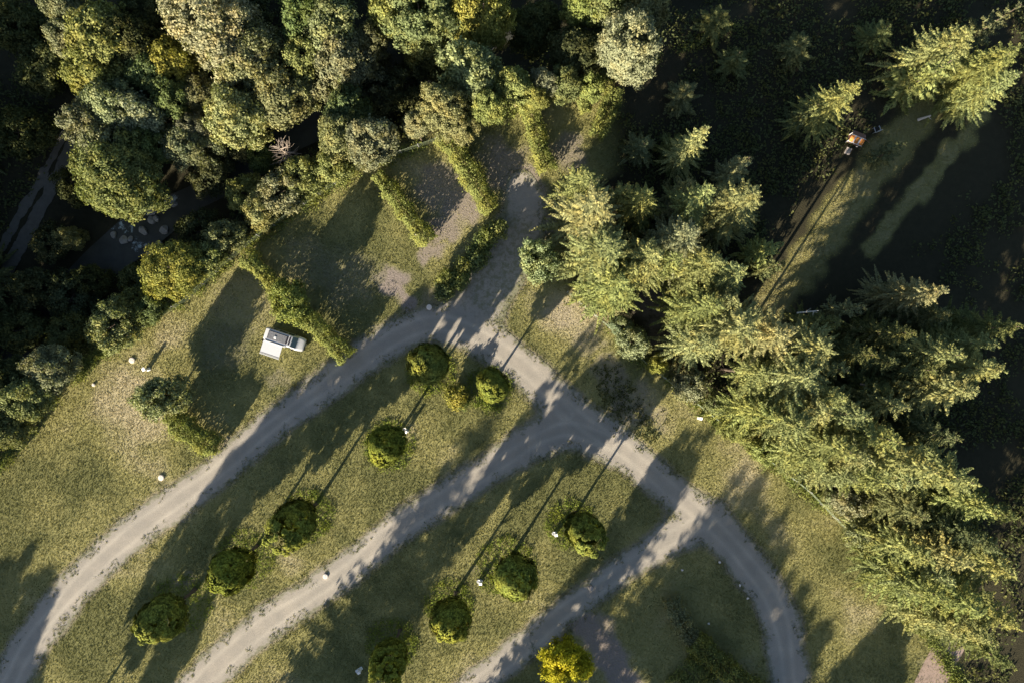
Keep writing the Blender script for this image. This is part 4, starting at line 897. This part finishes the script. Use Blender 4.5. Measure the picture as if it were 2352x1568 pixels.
# ------------------------------------------------------------------ camper van (front = +x)
vx, vy = gxy(656, 779, 1.0); van = thing("camper_van", "white camper van with slatted dark roof and an unrolled side awning", "camper van", (vx, vy, 0), R(-18.5))
def loft(b, secs):
    n = len(secs[0]); vs = [v for s_ in secs for v in s_]; fs = []
    for i in range(len(secs)-1):
        for k in range(n): fs.append((i*n+k, i*n+(k+1) % n, (i+1)*n+(k+1) % n, (i+1)*n+k))
    fs.append(tuple(range(n))[::-1]); fs.append(tuple((len(secs)-1)*n+k for k in range(n))); return b.add(vs, fs)
def sec(x, zb, zw, zt_, wb, ww, wt, dx=0.0):
    """cross-section ring: sill, waist, shoulder, roof"""
    return [(x, -wb, zb), (x, -ww, zb+0.25), (x, -ww, zw), (x+dx, -wt, zt_-0.07), (x+dx, -wt+0.10, zt_), (x+dx, wt-0.10, zt_), (x+dx, wt, zt_-0.07), (x, ww, zw), (x, ww, zb+0.25), (x, wb, zb)]
b = MB(); loft(b, [sec(-2.66,.45,1.0,1.80,.80,.88,.66), sec(-2.60,.32,1.02,1.93,.88,.95,.74), sec(-2.3,.28,1.05,1.98,.90,.965,.79), sec(0.55,.28,1.05,1.98,.90,.965,.80), sec(1.00,.28,1.05,1.95,.90,.965,.77),
 sec(1.12,.28,1.05,1.88,.90,.965,.76), sec(1.75,.28,1.06,1.24,.90,.96,.80), sec(2.05,.28,1.0,1.10,.89,.95,.78), sec(2.40,.30,.88,.96,.86,.90,.68), sec(2.58,.36,.70,.82,.76,.80,.58), sec(2.65,.42,.60,.70,.62,.66,.5)])
body = b.build("body", M_whitep, van, bevel=0.035, smooth=False, seg=3)
for p in body.data.polygons: p.use_smooth = True
wn = body.modifiers.new("wn", 'WEIGHTED_NORMAL')
MB().add([(1.145, -.68, 1.885), (1.145, .68, 1.885), (1.735, .76, 1.285), (1.735, -.76, 1.285), (1.10, -.66, 1.83), (1.10, .66, 1.83), (1.70, .74, 1.20), (1.70, -.74, 1.20)], [(0, 3, 2, 1), (4, 5, 6, 7), (0, 1, 5, 4), (2, 3, 7, 6), (1, 2, 6, 5), (3, 0, 4, 7)]).build("windscreen", M_glass, van, bevel=0.02)
for s_ in (-1, 1):
    for x0, x1 in ((-2.35, -1.15), (-1.05, 0.15), (0.25, 1.15)):
        y0, y1 = s_*0.955, s_*0.850; MB().add([(x0, y0, 1.12), (x1, y0, 1.12), (x1-0.06, y1, 1.72), (x0+0.06, y1, 1.72), (x0, y0+s_*.02, 1.12), (x1, y0+s_*.02, 1.12), (x1-0.06, y1+s_*.02, 1.72), (x0+0.06, y1+s_*.02, 1.72)],
          [(0, 1, 2, 3), (7, 6, 5, 4), (0, 4, 5, 1), (1, 5, 6, 2), (2, 6, 7, 3), (3, 7, 4, 0)]).build("side_window", M_glass, van)
    m_ = MB(); m_.box((1.28, s_*1.09, 1.16), (0.14, 0.20, 0.24)); m_.box((1.30, s_*0.98, 1.10), (0.05, 0.14, 0.05)); m_.build("wing_mirror", M_black, van, bevel=0.03)
    h_ = MB(); h_.box((2.47, s_*0.66, .74), (0.20, 0.24, 0.14)); h_.build("headlight", M_lamp, van, bevel=0.03)
    q = MB(); q.box((-2.665, s_*0.83, 1.0), (0.04, 0.10, 0.42)); q.build("tail_light", M_red, van, bevel=0.01)
    for x in (-1.65, 1.62):
        w_ = MB().lathe([(0.20, -0.11), (0.325, -0.11), (0.345, -0.07), (0.345, 0.07), (0.325, 0.11), (0.20, 0.11)], n=28).build("wheel", M_black, van, smooth=True); w_.rotation_euler = (R(90), 0, 0); w_.location = (x, s_*0.87, 0.345)
        MB().lathe([(0.0, 0.115), (0.19, 0.115), (0.21, 0.09), (0.21, -0.1), (0.0, -0.1)], n=20).build("rim", M_rail, w_)
MB().box((2.665, 0, .42), (0.10, 1.4, .22)).build("bumper", M_black, van, bevel=0.04)
MB().box((2.60, 0, .66), (0.10, .80, .12)).build("grille", M_black, van, bevel=0.02)
MB().box((2.725, 0, .42), (0.01, .5, .11)).build("number_plate", M_white, van)
MB().box((-2.67, 0, 1.45), (0.03, 1.25, .5)).build("rear_window", M_glass, van, bevel=0.01)
rp = MB().box((-0.75, 0.02, 2.01), (2.75, 1.12, 0.05)).build("roof_panel", M_panel, van, bevel=0.01)
sl_ = MB()
for i in range(8): sl_.box((-0.80, -0.42+i*0.125, 2.055), (2.45, 0.05, 0.03))
sl_.build("slats", M_rail, rp)
MB().box((0.86, 0.02, 1.985), (0.22, 1.15, 0.03)).build("front_trim", M_panel, van, bevel=0.01)
v_ = MB().box((-1.05, -0.12, 2.10), (0.40, 0.40, 0.12), taper=0.8).build("roof_vent", M_whitep, van, bevel=0.03)
MB().tube([(-2.35, 0.80, 2.02), (0.75, 0.80, 2.02)], 0.03, 8).build("roof_rail", M_black, van)
aw = MB(); aw.add([(-2.45, -.92, 2.0), (0.22, -.92, 2.0), (0.22, -2.62, 1.86), (-2.45, -2.62, 1.86), (-2.45, -.92, 1.985), (0.22, -.92, 1.985), (0.22, -2.62, 1.845), (-2.45, -2.62, 1.845)], [(3, 2, 1, 0), (4, 5, 6, 7), (0, 1, 5, 4), (1, 2, 6, 5), (2, 3, 7, 6), (3, 0, 4, 7)])
a_ = aw.build("awning", M_awn, van); MB().box((-1.11, -2.72, 1.85), (2.75, 0.10, 0.07)).build("front_bar", M_whitep, a_, bevel=0.01); MB().box((-1.11, -2.52, 1.874), (2.60, 0.06, 0.012)).build("seam", M_panel, a_)
MB().box((-0.85, -.90, 2.02), (3.0, 0.12, 0.10)).build("cassette", M_whitep, a_, bevel=0.02)
for x in (-2.38, 0.15): MB().tube([(x, -2.68, 1.84), (x, -2.62, 0.0)], 0.018, 8).build("support_leg", M_rail, a_)
fx, fy = gxy(625, 787)
def chair(x, y, rz, label, m1, m2, name="folding_chair"):
    t = thing(name, label, "chair", (x, y, 0), rz); MB().box((0, 0, .44), (.5, .5, .03)).build("seat", m1, t, bevel=0.01); k = MB().box((-.27, 0, .74), (.04, .5, .62)).build("backrest", m1 if m1 is m2 else m2, t, bevel=0.01)
    for sy in (-1, 1):
        MB().box((0, sy*.28, .64), (.5, .06, .035)).build("armrest", m2, t, bevel=0.008)
        for sx in (-1, 1): MB().tube([(sx*.22, sy*.25, 0), (sx*.22, sy*.27, .64)], .018, 6).build("leg", m2, t)
    return t
cx_, cy_ = gxy(611, 781, 0.4); chair(cx_, cy_, 0.4, "dark folding chair under the rear end of the van awning", M_black, M_black)
# ------------------------------------------------------------------ play hut in the forest glade
hx, hy = gxy(1972, 316, 1.8); hut = thing("play_hut", "wooden play hut with orange and white striped roof in the dark forest", "play hut", (hx, hy, 0), R(-22), None, (.82, .82, .82))
for sx in (-1, 1):
    for sy in (-1, 1): MB().box((sx*1.0, sy*0.62, 1.0), (0.10, 0.10, 2.0)).build("post", M_whitep, hut)
dk = MB()
for i in range(9): dk.box((-0.96+i*0.24, 0, 0.55), (0.22, 1.4, 0.05))
dk.build("deck", M_wood, hut)
for y0, y1, nm in ((-0.98, 0.0, "roof_slope"), (0.98, 0.0, "rear_roof_slope")):
    for_m = MB(); pr = None; n = 5
    for mi, (mm, idx) in enumerate(((M_orange, (0, 2, 4)), (M_whitep, (1, 3)))):
        b = MB()
        for i in idx:
            wds = [0.62, 0.22, 0.62, 0.22, 0.62]; xa = -1.15+sum(wds[:i]); xb = xa+wds[i]-0.004
            b.add([(xa, y0, 1.75), (xb, y0, 1.75), (xb, y1, 2.3), (xa, y1, 2.3), (xa, y0, 1.79), (xb, y0, 1.79), (xb, y1, 2.34), (xa, y1, 2.34)], [(0, 1, 2, 3), (7, 6, 5, 4), (0, 4, 5, 1), (1, 5, 6, 2), (2, 6, 7, 3), (3, 7, 4, 0)])
        if mi == 0: pr = b.build(nm, mm if y0 < 0 else M_wood, hut)  # rear slope and its stripes: shade put into the colour by brown timber
        else: b.build("white_stripe", mm if y0 < 0 else M_wood, pr)
MB().box((0, 0, 2.36), (2.4, 0.09, 0.07)).build("ridge_beam", M_whitep, hut)
MB().box((0, -1.0, 1.76), (2.4, 0.06, 0.08)).build("eaves_beam", M_whitep, hut)
MB().box((-0.1, -1.9, 0.30), (0.9, 1.1, 0.06), rot=Matrix.Rotation(R(18), 3, 'X')).build("ramp", M_concd, hut)
MB().tube([(1.2, 0, 2.3), (2.0, -0.1, 2.1)], 0.05, 6).build("side_pole", M_wood, hut)
gx_, gy_ = gxy(2015, 297, 0.8); chair(gx_, gy_, 1.9, "white garden chair with dark seat right of the play hut", M_black, M_whitep, "garden_chair").scale = (1.35, 1.35, 1.3)
